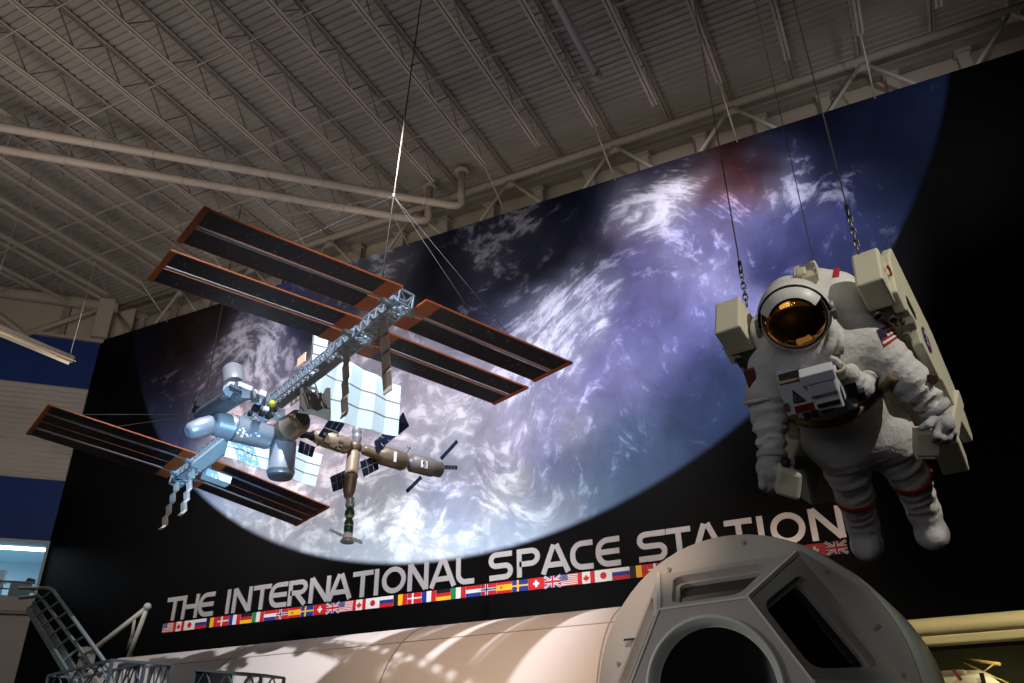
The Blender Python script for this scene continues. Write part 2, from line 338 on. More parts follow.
D2 = ((PW[:, None]-cpx[None])**2).sum(2); sg = np.sort(((cpx[:, None]-cpx[None])**2).sum(2), 1)[:, 1:4].mean(1)
Wt = np.exp(-D2/(.55*sg[None]))+1e-5/(D2+.3)**2; Wt /= Wt.sum(1, keepdims=True)
colr = Wt@cpc; dens = Wt@cpd
me = bpy.data.meshes.new('earth_mural'); nx, nz = len(gx), len(gz)
vs = [(float(x)-(-9.0), 0.0, float(z)) for x, z in P]
me.from_pydata(vs, [], [(j*nx+i, j*nx+i+1, (j+1)*nx+i+1, (j+1)*nx+i) for j in range(nz-1) for i in range(nx-1)])
fa = me.attributes.new('flow', 'FLOAT_VECTOR', 'POINT'); fa.data.foreach_set('vector', np.c_[FL[:, 0], 0*FL[:, 0], FL[:, 1]].astype(np.float32).ravel())
ca = me.color_attributes.new('base', 'FLOAT_COLOR', 'POINT'); ca.data.foreach_set('color', np.c_[colr, dens].astype(np.float32).ravel())
mural = bpy.data.objects.new('earth_mural', me); COL.objects.link(mural); mural.location = (-9.0, YW, 0)
tag(mural, 'huge black wall mural with the blue clouded earth seen from space', 'mural')
M_ = bpy.data.materials.new('earth_print'); M_.use_nodes = True; nt = M_.node_tree; N = nt.nodes; L = nt.links; bs = N['Principled BSDF']
bs.inputs['Roughness'].default_value = .5; bs.inputs['Specular IOR Level'].default_value = .08
def nd(t, **k):
    n_ = N.new('ShaderNode'+t)
    for a, v in k.items():
        if a.startswith('i'): n_.inputs[int(a[1:])].default_value = v
        else: setattr(n_, a, v)
    return n_
def math_(op, a, b=None, c=None, clamp=False):
    n_ = N.new('ShaderNodeMath'); n_.operation = op; n_.use_clamp = clamp
    for i, x in enumerate((a, b, c)):
        if x is None: continue
        if isinstance(x, (int, float)): n_.inputs[i].default_value = x
        else: L.new(x, n_.inputs[i])
    return n_.outputs[0]
def smooth(x, a, b):
    n_ = N.new('ShaderNodeMapRange'); n_.interpolation_type = 'SMOOTHSTEP'; L.new(x, n_.inputs[0])
    for i, q in ((1, a), (2, b)):
        if isinstance(q, (int, float)): n_.inputs[i].default_value = q
        else: L.new(q, n_.inputs[i])
    return n_.outputs[0]
def mixc(f, a, b, mode='MIX'):
    n_ = N.new('ShaderNodeMix'); n_.data_type = 'RGBA'; n_.blend_type = mode
    for i, x in ((0, f), (6, a), (7, b)):
        if isinstance(x, (int, float)): n_.inputs[i].default_value = x
        elif isinstance(x, tuple): n_.inputs[i].default_value = x
        else: L.new(x, n_.inputs[i])
    return n_.outputs[2]
at_ = nd('Attribute', attribute_name='base'); tc = nd('TexCoord'); pos = tc.outputs['Object']
sx = nd('SeparateXYZ'); L.new(pos, sx.inputs[0]); X, Z = sx.outputs[0], sx.outputs[2]
# domain warp, then fractal cloud noise, plus combed streaks
wn = nd('TexNoise'); wn.inputs['Scale'].default_value = .55; wn.inputs['Detail'].default_value = 3; fl = nd('Attribute', attribute_name='flow').outputs['Vector']; L.new(fl, wn.inputs['Vector'])
wv = nd('VectorMath', operation='SUBTRACT'); L.new(wn.outputs['Color'], wv.inputs[0]); wv.inputs[1].default_value = (.5, .5, .5)
ws = nd('VectorMath', operation='SCALE'); L.new(wv.outputs[0], ws.inputs[0]); ws.inputs['Scale'].default_value = 1.7
wp = nd('VectorMath', operation='ADD'); L.new(pos, wp.inputs[0]); wf = nd('VectorMath', operation='ADD'); L.new(fl, wf.inputs[0]); L.new(ws.outputs[0], wf.inputs[1]); L.new(ws.outputs[0], wp.inputs[1])
n1 = nd('TexNoise'); n1.inputs['Scale'].default_value = 1.45; n1.inputs['Detail'].default_value = 11; n1.inputs['Roughness'].default_value = .62; L.new(wp.outputs[0], n1.inputs['Vector'])
mp = nd('Mapping'); mp.inputs['Rotation'].default_value = (0, math.radians(52), 0); mp.inputs['Scale'].default_value = (.55, 1, 2.6); L.new(wf.outputs[0], mp.inputs[0])
n2 = nd('TexNoise'); n2.inputs['Scale'].default_value = 1.5; n2.inputs['Detail'].default_value = 9; n2.inputs['Roughness'].default_value = .58; L.new(mp.outputs[0], n2.inputs['Vector'])
n3 = nd('TexNoise'); n3.inputs['Scale'].default_value = 5; n3.inputs['Detail'].default_value = 8; n3.inputs['Roughness'].default_value = .65; L.new(wp.outputs[0], n3.inputs['Vector'])
nn = math_('ADD', math_('MULTIPLY', n1.outputs['Fac'], .42), math_('ADD', math_('MULTIPLY', n2.outputs['Fac'], .36), math_('MULTIPLY', n3.outputs['Fac'], .22)))
d = at_.outputs['Alpha']
lo = math_('SUBTRACT', .62, math_('MULTIPLY', d, .24)); lumn = nd('RGBToBW'); L.new(at_.outputs['Color'], lumn.inputs[0]); lum = lumn.outputs[0]
hi = math_('ADD', lo, math_('ADD', .10, math_('MULTIPLY', lum, .07)))
cl = smooth(nn, lo, hi)
# cloud colour: the local tone pushed towards white; gaps between clouds fall below it
bright = mixc(1.0, at_.outputs['Color'], (1.9, 1.88, 1.8, 1), 'MULTIPLY')
bright = mixc(math_('MULTIPLY', math_('MULTIPLY', d, d), .40), bright, (.85, .87, .95, 1))
dark = mixc(1.0, at_.outputs['Color'], (.55, .58, .66, 1), 'MULTIPLY'); dark = mixc(math_('MULTIPLY', lum, 1.1, None, True), dark, at_.outputs['Color'])
tone = mixc(cl, dark, bright)
gr = math_('ADD', .45, math_('MULTIPLY', n1.outputs['Fac'], 1.1))
gc = nd('CombineColor'); [L.new(gr, gc.inputs[i]) for i in range(3)]
tone = mixc(1.0, tone, gc.outputs[0], 'MULTIPLY')
# limb of the planet: pale blue rim, then black space
dx = math_('SUBTRACT', X, float(EC[0]+9.0)); dz = math_('SUBTRACT', Z, float(EC[1]))
rr = math_('SQRT', math_('ADD', math_('MULTIPLY', dx, dx), math_('MULTIPLY', dz, dz)))
rim = smooth(rr, ER-1.1, ER)
rimc = mixc(math_('MULTIPLY', rim, .45), tone, mixc(1.0, at_.outputs['Color'], (.92, 1.02, 1.1, 1), 'MULTIPLY'))
inside = math_('SUBTRACT', 1.0, smooth(rr, ER-.07, ER+.10))
fin = mixc(inside, (.0014, .0014, .0016, 1), rimc)
L.new(fin, bs.inputs['Base Color']); me.materials.append(M_)

# ------------------------------------------------------------------ raised lettering
mLet = mat('brushed_letter_metal', (200,194,194), .32, .45, .1, 9, spec=.5)
def arc(cx, cy, rx, ry, a0, a1, n=9):
    return [(cx+rx*math.cos(math.radians(a0+(a1-a0)*i/n)), cy+ry*math.sin(math.radians(a0+(a1-a0)*i/n))) for i in range(n+1)]
S_ = .19; h_ = S_/2   # stroke width of a letter one unit tall
def glyph(c, w):
    l, r, m_ = h_, w-h_, .5
    if c == 'T': return [[(0, 1-h_), (w, 1-h_)], [(w/2, 0), (w/2, 1-h_)]]
    if c == 'H': return [[(l, 0), (l, 1)], [(r, 0), (r, 1)], [(l, m_), (r, m_)]]
    if c == 'I': return [[(w/2, 0), (w/2, 1)]]
    if c == 'N': return [[(l, 0), (l, 1)], [(r, 0), (r, 1)], [(l+.02, .97), (r-.02, .03)]]
    if c == 'L': return [[(l, 1)]+[(l, .4)]+arc(l+.3, h_+.3, .3, .3, 180, 270)+[(w, h_)]]
    if c == 'A': return [[(h_*.7, 0), (w/2-.05, 1)], [(w-h_*.7, 0), (w/2+.05, 1)], [(w*.24, .3), (w*.76, .3)]]
    if c == 'O': return [arc(w/2, .5, w/2-h_, .5-h_, 0, 360, 32)]
    if c == 'E': return [[(w, 1-h_)]+arc(l+.36, 1-h_-.36, .36, .36, 90, 180)+arc(l+.36, h_+.36, .36, .36, 180, 270)+[(w, h_)], [(l, m_), (w*.97, m_)]]
    if c == 'C': return [[(w, 1-h_)]+arc(l+.36, 1-h_-.36, .36, .36, 90, 180)+arc(l+.36, h_+.36, .36, .36, 180, 270)+[(w, h_)]]
    if c == 'S': return [[(w*.97, 1-h_)]+arc(l+.21, 1-h_-.2, .21, .203, 90, 270)+arc(r-.21, h_+.203, .21, .203, 90, -90)+[(w*.03, h_)]]
    if c == 'P': return [[(l, 0), (l, 1-h_), (l+.2, 1-h_)]+arc(r-.25, .68, .25, .32-h_, 90, -90)+[(l, .36+h_-.0)]]
    if c == 'R': return [[(l, 0), (l, 1-h_), (l+.2, 1-h_)]+arc(r-.24, .7, .24, .3-h_, 90, -90)+[(l, .4+h_)], [(w*.45, .45), (w-h_*.8, 0)]]
def ribbon(mb, pts, to3, th):
    pts = [np.array(p, float) for p in pts]; n = len(pts); Lf, Rt = [], []
    closed = np.linalg.norm(pts[0]-pts[-1]) < 1e-6
    for i in range(n):
        a = pts[i]-pts[i-1] if i else (pts[-1]-pts[-2] if closed else pts[1]-pts[0])
        c = pts[i+1]-pts[i] if i < n-1 else (pts[1]-pts[0] if closed else a)
        a = a/np.linalg.norm(a); c = c/np.linalg.norm(c); na, nc = V(-a[1], a[0]), V(-c[1], c[0])
        mm = na+nc; mm = mm/np.linalg.norm(mm); k = h_/max(.5, mm@na)
        Lf.append(pts[i]+mm*k); Rt.append(pts[i]-mm*k)
    vs = [to3(p, y) for p in Lf for y in (0, th)]+[to3(p, y) for p in Rt for y in (0, th)]; o = 2*n
    fs = []
    for i in range(n-1):
        a, c = 2*i, 2*i+2
        fs += [(a, c, o+c, o+a), (a+1, o+a+1, o+c+1, c+1), (a, a+1, c+1, c), (o+a, o+c, o+c+1, o+a+1)]
    if not closed: fs += [(0, o, o+1, 1), (2*n-2, 2*n-1, o+2*n-1, o+2*n-2)]
    mb.add(vs, fs)
def c1(k, *p): return [(150+a/4.096, 150+c/4.096) for a, c in p]
EXT = {'THE': [(167,183),(183.2,198.8),(199.3,214.6)],
 'INTERNATIONAL': [(224.5,233),(233.5,252),(253.5,271),(270,287.5),(289,307.5),(310,330.5),(329,352),(353,373),(373.2,380.5),(382.5,406),(408.3,428.8),(430.5,456),(456.5,474.5)],
 'SPACE': [(489,513.2),(517.2,540.5),(541.5,570),(570.5,593.5),(596,620.5)],
 'STATION': [(637.5,667.5),(667,692),(691,724),(725.5,754),(757.5,765.5),(770.5,806),(809.8,844)]}
ZB, LH = 5.487, .60
for word, ex in EXT.items():
    for i, (ch, (ua, ub)) in enumerate(zip(word, ex)):
        vm = 609-(ua/2+ub/2-168)*.1285
        xa, xb = plane(ua, vm, 1, YW)[0], plane(ub, vm, 1, YW)[0]; w = (xb-xa)/LH
        mb = MB()
        for gi, pth in enumerate(glyph(ch, w)): ribbon(mb, pth, lambda p, y: (xa+p[0]*LH, YW-.001-(y and y+gi*.003), ZB+p[1]*LH), .02)
        nsame = word.count(ch); k = word[:i].count(ch)
        lab = 'raised metal letter %s of the word %s on the black mural' % (ch, word) if nsame == 1 else '%s raised metal letter %s of the word %s on the black mural' % (ORD[k], ch, word)
        solo(mb, 'letter', mLet, lab, 'letter', 'raised letters of the mural title')

# ------------------------------------------------------------------ row of national flags
FC = dict(w=(225,222,216), r=(196,26,34), b=(28,48,132), k=(14,14,14), y=(244,186,24), g=(20,128,62), n=(16,40,120), d=(210,96,30), m=(170,20,26))
FM = {k: mat('flag_paint_'+nm, FC[k], .5, 0, .04) for k, nm in dict(w='white', r='red', b='blue', k='black', y='yellow', g='green', n='navy', d='orange', m='crimson').items()}
FK = list(FC); FP, FHt, Z0F, X0F = .3755, .235, 5.205, -18.0
def flag(x, kind):
    mb = MB(); W_ = FP*.985; lay = [0]
    def rect(u0, v0, u1, v1, c): lay[0] += 1; poly([(u0,v0),(u1,v0),(u1,v1),(u0,v1)], c)
    def poly(pts, c):
        lay[0] += 1; y = YW-.012-lay[0]*.0004
        mb.add([(x+u*W_, y, Z0F+v*FHt) for u, v in pts], [tuple(range(len(pts)))], FK.index(c))
    def disc(cu, cv, r, c, n=20): poly([(cu+r*math.cos(2*math.pi*i/n)*FHt/W_, cv+r*math.sin(2*math.pi*i/n)) for i in range(n)], c)
    def line(a, c_, w, c):
        a, c_ = V(*a), V(*c_); d_ = unit((c_-a)*V(W_/FHt, 1)); p = V(-d_[1]*FHt/W_, d_[0])*w/2; poly([a-p, c_-p, c_+p, a+p], c)
    mb.box((x+W_/2, YW-.006, Z0F+FHt/2), (W_, .010, FHt), mi=FK.index('w'))
    if kind == 'American':
        for i in range(13): rect(0, i/13, 1, (i+1)/13, 'r' if i % 2 == 0 else 'w')
        rect(0, 6/13, .42, 1, 'n')
        for i in range(5):
            for j in range(4): rect(.04+i*.076, .52+j*.115, .07+i*.076, .56+j*.115, 'w')
    elif kind == 'Canadian':
        rect(0,0,.26,1,'r'); rect(.74,0,1,1,'r')
        lf = [(0,.95),(.1,.72),(.2,.78),(.18,.5),(.34,.62),(.4,.5),(.55,.55),(.46,.36),(.55,.3),(.25,.1),(.28,0),(.03,.03),(.03,-.22)]
        lf = [(.5+a*.36, .24+b*.58) for a, b in lf]; lf += [(1-a, b) for a, b in lf[::-1]]
        rect(.485,.12,.515,.3,'r'); poly(lf[:1]+lf[1:-1], 'r')
    elif kind == 'Japanese': rect(0,0,1,1,'w'); disc(.5,.5,.3,'r')
    elif kind == 'Russian': rect(0,0,1,.34,'r'); rect(0,.34,1,.67,'b'); rect(0,.67,1,1,'w')
    elif kind == 'Belgian': rect(0,0,.34,1,'k'); rect(.34,0,.67,1,'y'); rect(.67,0,1,1,'r')
    elif kind == 'Danish': rect(0,0,1,1,'r'); rect(.32,0,.44,1,'w'); rect(0,.44,1,.58,'w')
    elif kind == 'French': rect(0,0,.34,1,'b'); rect(.34,0,.67,1,'w'); rect(.67,0,1,1,'r')
    elif kind == 'German': rect(0,0,1,.34,'y'); rect(0,.34,1,.67,'r'); rect(0,.67,1,1,'k')
    elif kind == 'Italian': rect(0,0,.34,1,'g'); rect(.34,0,.67,1,'w'); rect(.67,0,1,1,'r')
    elif kind == 'Dutch': rect(0,0,1,.34,'b'); rect(0,.34,1,.67,'w'); rect(0,.67,1,1,'r')
    elif kind == 'Norwegian': rect(0,0,1,1,'r'); rect(.27,0,.45,1,'w'); rect(0,.37,1,.63,'w'); rect(.32,0,.4,1,'n'); rect(0,.44,1,.56,'n')
    elif kind == 'Spanish': rect(0,0,1,1,'r'); rect(0,.25,1,.75,'y'); disc(.3,.5,.14,'d')
    elif kind == 'Swedish': rect(0,0,1,1,'b'); rect(.3,0,.42,1,'y'); rect(0,.43,1,.57,'y')
    elif kind == 'Swiss': rect(0,0,1,1,'r'); rect(.43,.2,.57,.8,'w'); rect(.31,.4,.69,.6,'w')
    else:
        rect(0,0,1,1,'n')
        for a, c in (((0,0),(1,1)), ((0,1),(1,0))): line(a, c, .2, 'w')
        for a, c in (((0,0),(1,1)), ((0,1),(1,0))): line(a, c, .07, 'r')
        rect(.4,0,.6,1,'w'); rect(0,.34,1,.66,'w'); rect(.44,0,.56,1,'r'); rect(0,.4,1,.6,'r')
    return mb
NAT = ['American','Canadian','Japanese','Russian','Belgian','Danish','French','German','Italian','Dutch','Norwegian','Spanish','Swedish','Swiss','British']
SETN = ['first','second','last']
for i in range(45):
    if 31+5 < i < 43: continue          # this stretch of the row is hidden behind the cupola
    kind = NAT[i % 15]
    solo(flag(X0F+i*FP, kind), 'flag', [FM[k] for k in FK], 'small %s flag in the %s run of the flag row' % (kind, ['left','middle','right'][i//15]), 'flag', 'row of national flags under the title')
# ------------------------------------------------------------------ space station model hung from the roof
SO = V(-8.139, 9.094, 7.294)
SM = V([-.914, .405, -.024], [.404, .904, -.143], [-.036, -.141, -.989])    # rows: axes x,y,z parts of (along truss, across, down)
SM = np.stack([SM[0], SM[1], SM[2]]); ST, SW, SN = SM[:, 0], SM[:, 1], SM[:, 2]
def sp(t, w, n): return SO + ST*t + SW*w + SN*n
def sax(u, v, ax, val):
    r = SM.T@ray(u, v); o = SM.T@(CAM-SO); return SO+SM@(o+r*((val-o[ax])/r[ax]))
mPan = mat('solar_cell_navy', (20,22,34), .35, .2, .5, 2.5, spec=.5)
mCop = mat('copper_edge', (150,78,36), .5, 0, .15, 8)
mMast = mat('mast_grey', (128,124,126), .6, .1, .2, 12)
mGrey = mat('model_grey', (118,118,122), .5, .25, .15, 8)
mTrus = mat('truss_grey_blue', (142,156,168), .45, .4, .15, 8)
mSil = mat('model_silver', (160,162,168), .34, .4, .12, 10)
mDkG = mat('module_dark_grey', (96,98,106), .5, .2, .1, 8)
mTan = mat('module_tan', (152,134,112), .5, .25, .2, 12)
mTan2 = mat('module_bronze', (116,100,84), .45, .3, .2, 12)
mRad = mat('radiator_white', (205,226,232), .5, 0, .06, 4)
mRadL = mat('radiator_shade_line', (130,120,125), .5)
mBk = mat('model_black', (20,20,24), .5)
mGrn = mat('capsule_green', (22,66,48), .4, .1, .15, 14)
mWhi = mat('model_white', (214,216,220), .5)
mCell = mat('solar_cell_blue', (22,32,54), .35, .3, .3, 20)
mCellL = mat('cell_gap', (150,140,120), .5)
mPeach = mat('panel_peach', (222,190,160), .6)
mYel = mat('antenna_yellow', (196,190,40), .5)
mCyan = mat('cell_pale', (170,196,204), .5)
iss = thing('space_station_model', 'large hanging model of the space station with eight dark solar wings', 'model', SO)
GI = iss
Lw, W0, HW = 2.595, .239, .429
TP = dict(A=-2.757, B=-1.735, C=4.23, D=4.986)
DH = dict(AL=.116, AR=-.092, CL=.028, CR=-.007); TWI = dict(AL=.083, AR=-.037, CL=.024, CR=.262)
def wing(key, side):
    g = ('A' if key in 'AB' else 'C')+side; sg = -1 if side == 'L' else 1; al = -.062 if key in 'AB' else .013
    HWk = HW if key in 'AB' else .362
    def P(e, h, off=0.): return sp(TP[key]+h*HWk*math.cos(al)+TWI[g]*e, sg*(W0+e*Lw), h*HWk*math.sin(al)+DH[g]*e*Lw+off)
    root = MB(); nn = unit(np.cross(P(1,0)-P(0,0), P(0,1)-P(0,0)))
    # mast with its lattice, the wing itself
    for h in (-.05, .05): root.beam(P(0,h), P(1,h), .014)
    k = 46
    for i in range(k):
        s = .05 if i % 2 else -.05; root.beam(P(i/k, s), P((i+1)/k, -s), .013)
    root.slab([P(0,-.045), P(1,-.045), P(1,.045), P(0,.045)], .006)
    w = root.build('solar_wing', mMast, iss)
    for h0, h1 in ((-1, -.13), (.13, 1)):
        b = MB(); b.slab([P(.015,h0), P(.985,h0), P(.985,h1), P(.015,h1)], .012, nn, 0)
        for i in range(1, 30):        # thin gaps between the cell strips
            e = i/30; q = .0012
            b.slab([P(e-q,h0*.99+h1*.01), P(e+q,h0*.99+h1*.01), P(e+q,h1*.99+h0*.01), P(e-q,h1*.99+h0*.01)], .014, nn, 1)
        for i in range(16):           # pale slips: glints on cell edges put in as colour
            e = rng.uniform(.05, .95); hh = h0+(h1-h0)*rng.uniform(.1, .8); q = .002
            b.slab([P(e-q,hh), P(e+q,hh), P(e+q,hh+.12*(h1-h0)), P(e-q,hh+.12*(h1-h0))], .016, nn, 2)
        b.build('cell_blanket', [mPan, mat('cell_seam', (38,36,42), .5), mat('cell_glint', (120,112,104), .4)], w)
    b = MB()
    for h in (-1.0, .115 if key in 'BD' else -.1): b.beam(P(0,h), P(1,h), .022 if h == -1 else .012)
    b.beam(P(0, 1.), P(1, 1.), .012); b.build('copper_edge', mCop, w)
    b = MB(); b.slab([P(-.02,-1.02), P(.075,-1.02), P(.075,-.1), P(-.02,-.1)], .03, nn); b.slab([P(-.02,.1), P(.075,.1), P(.075,1.02), P(-.02,1.02)], .03, nn); b.build('inner_box', mCop, w)
    b = MB(); b.slab([P(.972,-1.02), P(1.0,-1.02), P(1.0,1.02), P(.972,1.02)], .035, nn); b.build('outer_box', mCop, w)
for k in 'ABCD':
    for s in 'LR': wing(k, s)
def lattice(t0, t1, r, bay, name, m_, rod=.02):
    b = MB(); cs = [(-r,-r), (r,-r), (r,r), (-r,r)]; n = max(1, int(round((t1-t0)/bay)))
    for w, q in cs: b.beam(sp(t0,w,q), sp(t1,w,q), rod)
    for i in range(n+1):
        t = t0+(t1-t0)*i/n
        for j in range(4): b.beam(sp(t,*cs[j]), sp(t,*cs[(j+1) % 4]), rod)
        if i < n:
            tn = t0+(t1-t0)*(i+1)/n
            for j in range(4): b.beam(sp(t,*cs[j]), sp(tn,*cs[(j+1) % 4]), rod*.8)
    return b.build(name, m_, iss)
lattice(-2.98, -1.2, .11, .2, 'truss_segment', mTrus, .024)
lattice(-1.2, 1.0, .10, .16, 'truss_segment', mTrus)
lattice(1.0, 3.2, .12, .2, 'truss_segment', mTrus)
lattice(3.2, 5.35, .12, .22, 'truss_segment', mTrus, .024)
b = MB(); b.hexa([sp(t,w,n) for n in (.07,.12) for t,w in ((-1.2,-.02),(1.0,-.02),(1.0,.075),(-1.2,.075))]); b.build('truss_tray', mGrey, iss)
for t0, t1 in ((-2.65,-2.05), (-1.75,-1.3), (-.95,-.7)):
    b = MB(); b.hexa([sp(t,w,n) for n in (-.02,.115) for t,w in ((t0,-.09),(t1,-.09),(t1,.09),(t0,.09))]); b.build('equipment_box', mGrey, iss)
b = MB(); b.hexa([sp(t,w,n) for n in (.1,.16) for t,w in ((2.2,-.16),(4.1,-.16),(4.1,.08),(2.2,.08))]); b.build('truss_tray', mRad, iss)
b = MB(); b.hexa([sp(t,w,n) for n in (.16,.3) for t,w in ((3.95,.12),(4.2,.12),(4.2,.62),(3.95,.62))]); b.build('equipment_box', mRad, iss)
for t in (-2.757, -1.735, 4.23, 4.986):
    for s in (-1, 1): MB().tube(sp(t, s*.06, 0), sp(t, s*.26, 0), .07, n=10).build('wing_joint', mTrus, iss)
# hanging accordion radiators
def accordion(t, w, n0, n1, width, m_, holes, sk):
    k = 8; b = MB()
    for i in range(k):
        a, c = n0+(n1-n0)*i/k, n0+(n1-n0)*(i+1)/k; ta, tc = (t+sk*(i/k)+.045*(1 if i % 2 else -1)), (t+sk*((i+1)/k)+.045*(-1 if i % 2 else 1)); wo = .035*(1 if i % 2 else -1)
        q = [sp(ta-width/2, w+wo, a), sp(ta+width/2, w+wo, a), sp(tc+width/2, w-wo, c), sp(tc-width/2, w-wo, c)]
        if holes:
            for j in range(4): b.beam(q[j], q[(j+1) % 4], .05, .014)
            b.beam((q[0]+q[1])/2, (q[2]+q[3])/2, .045, .014)
        else: b.slab(q, .014)
    b.build('hanging_radiator', m_, iss)
mAcc = mat('accordion_grey', (150,140,130), .5, .1, .2, 4)
def acc_px(t, u, v, width, m_, holes):
    r = SM.T@(sax(u, v, 1, 0)-SO); accordion(t, 0., .14, r[2], width, m_, holes, r[0]-t)
acc_px(-1.44, 344, 419, .17, mAcc, False)
acc_px(-2.45, 388, 395, .2, mAcc, False)
acc_px(4.4, 181.6, 516, .17, mat('accordion_white', (190,184,178), .5), True)
acc_px(5.2, 162, 530, .17, mat('accordion_white', (190,184,178), .5), True)
# wide white radiator arrays
def radiator(t, cor, nx, ny):
    c = [sax(u, v, 0, t) for u, v in cor]        # tl tr br bl
    def Q(a, d): return (c[0]*(1-a)+c[1]*a)*(1-d)+(c[3]*(1-a)+c[2]*a)*d
    r = MB(); nrm = unit(np.cross(c[1]-c[0], c[3]-c[0])); r.beam(Q(-.02,.5), Q(0,.5), .06)
    r.beam(Q(0, 0), Q(0, 1), .012)
    root = r.build('radiator_array', mGrey, iss)
    for i in range(nx):
        off = nrm*.05*(1 if i % 2 else -1); b = MB()
        q = [Q(i/nx,0)-off*.5, Q((i+1)/nx,0)+off*.5, Q((i+1)/nx,1)+off*.5, Q(i/nx,1)-off*.5]
        b.slab(q, .016, mi=0)
        for d in (.36, .68):
            a0, a1 = q[0]*(1-d)+q[3]*d, q[1]*(1-d)+q[2]*d; b.beam(a0, a1, .02, .024, mi=1)  # grey strips put in for shadow hatching across the panels
        b.build('radiator_panel', [mRad, mRadL], root)
radiator(-.1, [(314,345),(400,387),(397,437),(299,412)], 7, 3)
radiator(-.15, [(314,333),(328,339),(322,366),(311,362)], 1, 1)
radiator(2.35, [(232,424),(322,455),(314,487),(224,456)], 7, 3)
# ---- pressurised modules: a string of cylinders below the truss, in the plane t = 1
PX = 1/63.0
def S1(u, v, t=1.0): return sax(u, v, 0, t)
def cyl(name, a, c, prof, mats, t=(1., 1.), n=20, parent=None):
    return MB().lathe(S1(*a, t[0]), S1(*c, t[1]), [(q[0], q[1]*PX)+tuple(q[2:]) for q in prof], n).build(name, mats, parent or iss)
def pan(name, quad, m_, t0=1., t1=1., div=(4, 1), parent=None):
    ts = [t0, t1, t1, t0]; q = [S1(u, v, t) for (u, v), t in zip(quad, ts)]; b = MB(); b.slab(q, .012, mi=0)
    nrm = unit(np.cross(q[1]-q[0], q[2]-q[0]))
    def Q(a, d): return (q[0]*(1-a)+q[1]*a)*(1-d)+(q[3]*(1-a)+q[2]*a)*d
    for i in range(1, div[0]): b.beam(Q(i/div[0], 0), Q(i/div[0], 1), .008, .02, mi=1)
    for i in range(1, div[1]): b.beam(Q(0, i/div[1]), Q(1, i/div[1]), .014, .024, mi=1)
    return b.build(name, [m_, mCellL], parent or iss)
lab = cyl('laboratory_module', (214,423), (272,438), [(0,9,0),(.04,12.5,0),(.3,12.5,0),(.31,13.3,1),(.34,13.3,1),(.35,13,0),(.93,13,0),(1,9.5,1)], [mSil, mDkG])
for k in range(14):                          # small white markings on its hull
    u = 236+rng.uniform(0, 28); v = 425+(u-214)*.26+rng.uniform(-4.5, 4.5); p = S1(u, v, .78); MB().box(p, (.035, .012, .026), [SW, ST, SN]).build('hull_marking', mWhi, lab)
cyl('end_cone', (187,432), (214,424), [(0,5,0),(.12,8,0),(.55,10,0),(.9,9.5,0),(1,8,0)], [mSil])
jem = MB().lathe(sax(202,417,1,-.85), sax(246,389,1,-.85), [(0,.12,1),(.04,.15,0),(.9,.15,0),(.92,.16,1),(1,.13,1)], 22).build('dark_laboratory', [mDkG, mGrey], iss)
MB().lathe(sax(234,386,1,-.8), sax(233,371,1,-.8), [(0,.16,0),(.05,.175,0),(.95,.175,0),(1,.155,1)], 22).build('storage_module', [mSil, mDkG], jem)
c = sax(240,391,1,-.9); b = MB(); b.lathe(c+SN*.05, c-SN*.02, [(0,.24),(1,.24)], 8, smooth=False); b.build('deck_plate', mWhi, jem)
b = MB()
for k in range(10): b.box(c+ST*rng.uniform(-.2,.2)+SW*rng.uniform(-.2,.1)+SN*rng.uniform(.05,.14), rng.uniform(.04,.11,3), [ST,SW,SN])
b.build('deck_equipment', [mDkG], jem)
c = sax(200,405,1,-.95); b = MB(); b.box(c, (.12,.16,.12), [ST,SW,SN]); b.box(c+ST*.13+SN*.02, (.16,.1,.05), [ST,SW,SN]); b.box(c-SN*.1+ST*.06, (.05,.2,.12), [ST,SW,SN]); b.box(c-SN*.03+ST*.24, (.05,.05,.16), [ST,SW,SN]); b.build('exposed_platform', mBk, jem)
nod = MB().lathe(S1(276,438,1.15), S1(302,419,.35), [(0,.17,0),(.06,.2,0),(.5,.205,0),(.52,.215,1),(.56,.215,1),(.57,.2,0),(.9,.2,0),(.97,.17,0),(1,.14,1)], 22).build('connecting_node', [mat('node_grey_tan', (146,132,114), .4, .35), mTan2], iss)
MB().lathe(S1(302,419,.35), S1(302.4,418.7,.33), [(0,.125),(1,.12)], 18).build('dark_port', mBk, nod)
b = MB(); b.box(S1(279,415,.9), (.18,.14,.16), [ST,SW,SN]); b.build('equipment_box', mWhi, nod)
b = MB(); b.box(S1(296,432,.72), (.1,.1,.08), [ST,SW,SN]); b.build('gold_box', mat('gold_foil', (190,150,40), .4, .5), nod)
cyl('hanging_module', (284,440), (280,478), [(0,10,1),(.05,13,0),(.14,13.3,0),(.82,13.3,0),(.83,14.2,1),(.87,14.2,1),(.88,13.3,0),(.95,13,0),(1,11.5,1)], [mSil, mDkG], n=24)
cyl('dark_connector', (299,433), (315,437), [(0,4,0),(.2,5,0),(.5,3.4,0),(.8,5,0),(1,4.5,0)], [mBk])
fgb = cyl('control_module', (312,434.5), (350,447), [(0,5,1),(.12,8,0),(.3,8,0),(.31,9.4,0),(.9,9.4,0),(1,6,1)], [mTan, mTan2])
b = MB()
for k in range(12): u = 318+rng.uniform(0, 27); b.box(S1(u, 436+(u-318)*.33+rng.uniform(-8,8), rng.uniform(.82,.9)), rng.uniform(.03,.1,3), [SW,ST,SN])
b.build('hull_box', mTan2, fgb)
pan('solar_panel', [(329.6,418.7),(344.6,423.7),(333,441.7),(318,436)], mCell, .8, .95, (3, 2), fgb)
pan('solar_panel', [(300,440.6),(315,447),(312,457.5),(298,452)], mCell, .8, .95, (3, 1), fgb)
hub = MB().ellipsoid(S1(355,447), (.12,.12,.12)).build('docking_hub', mTan2, iss)
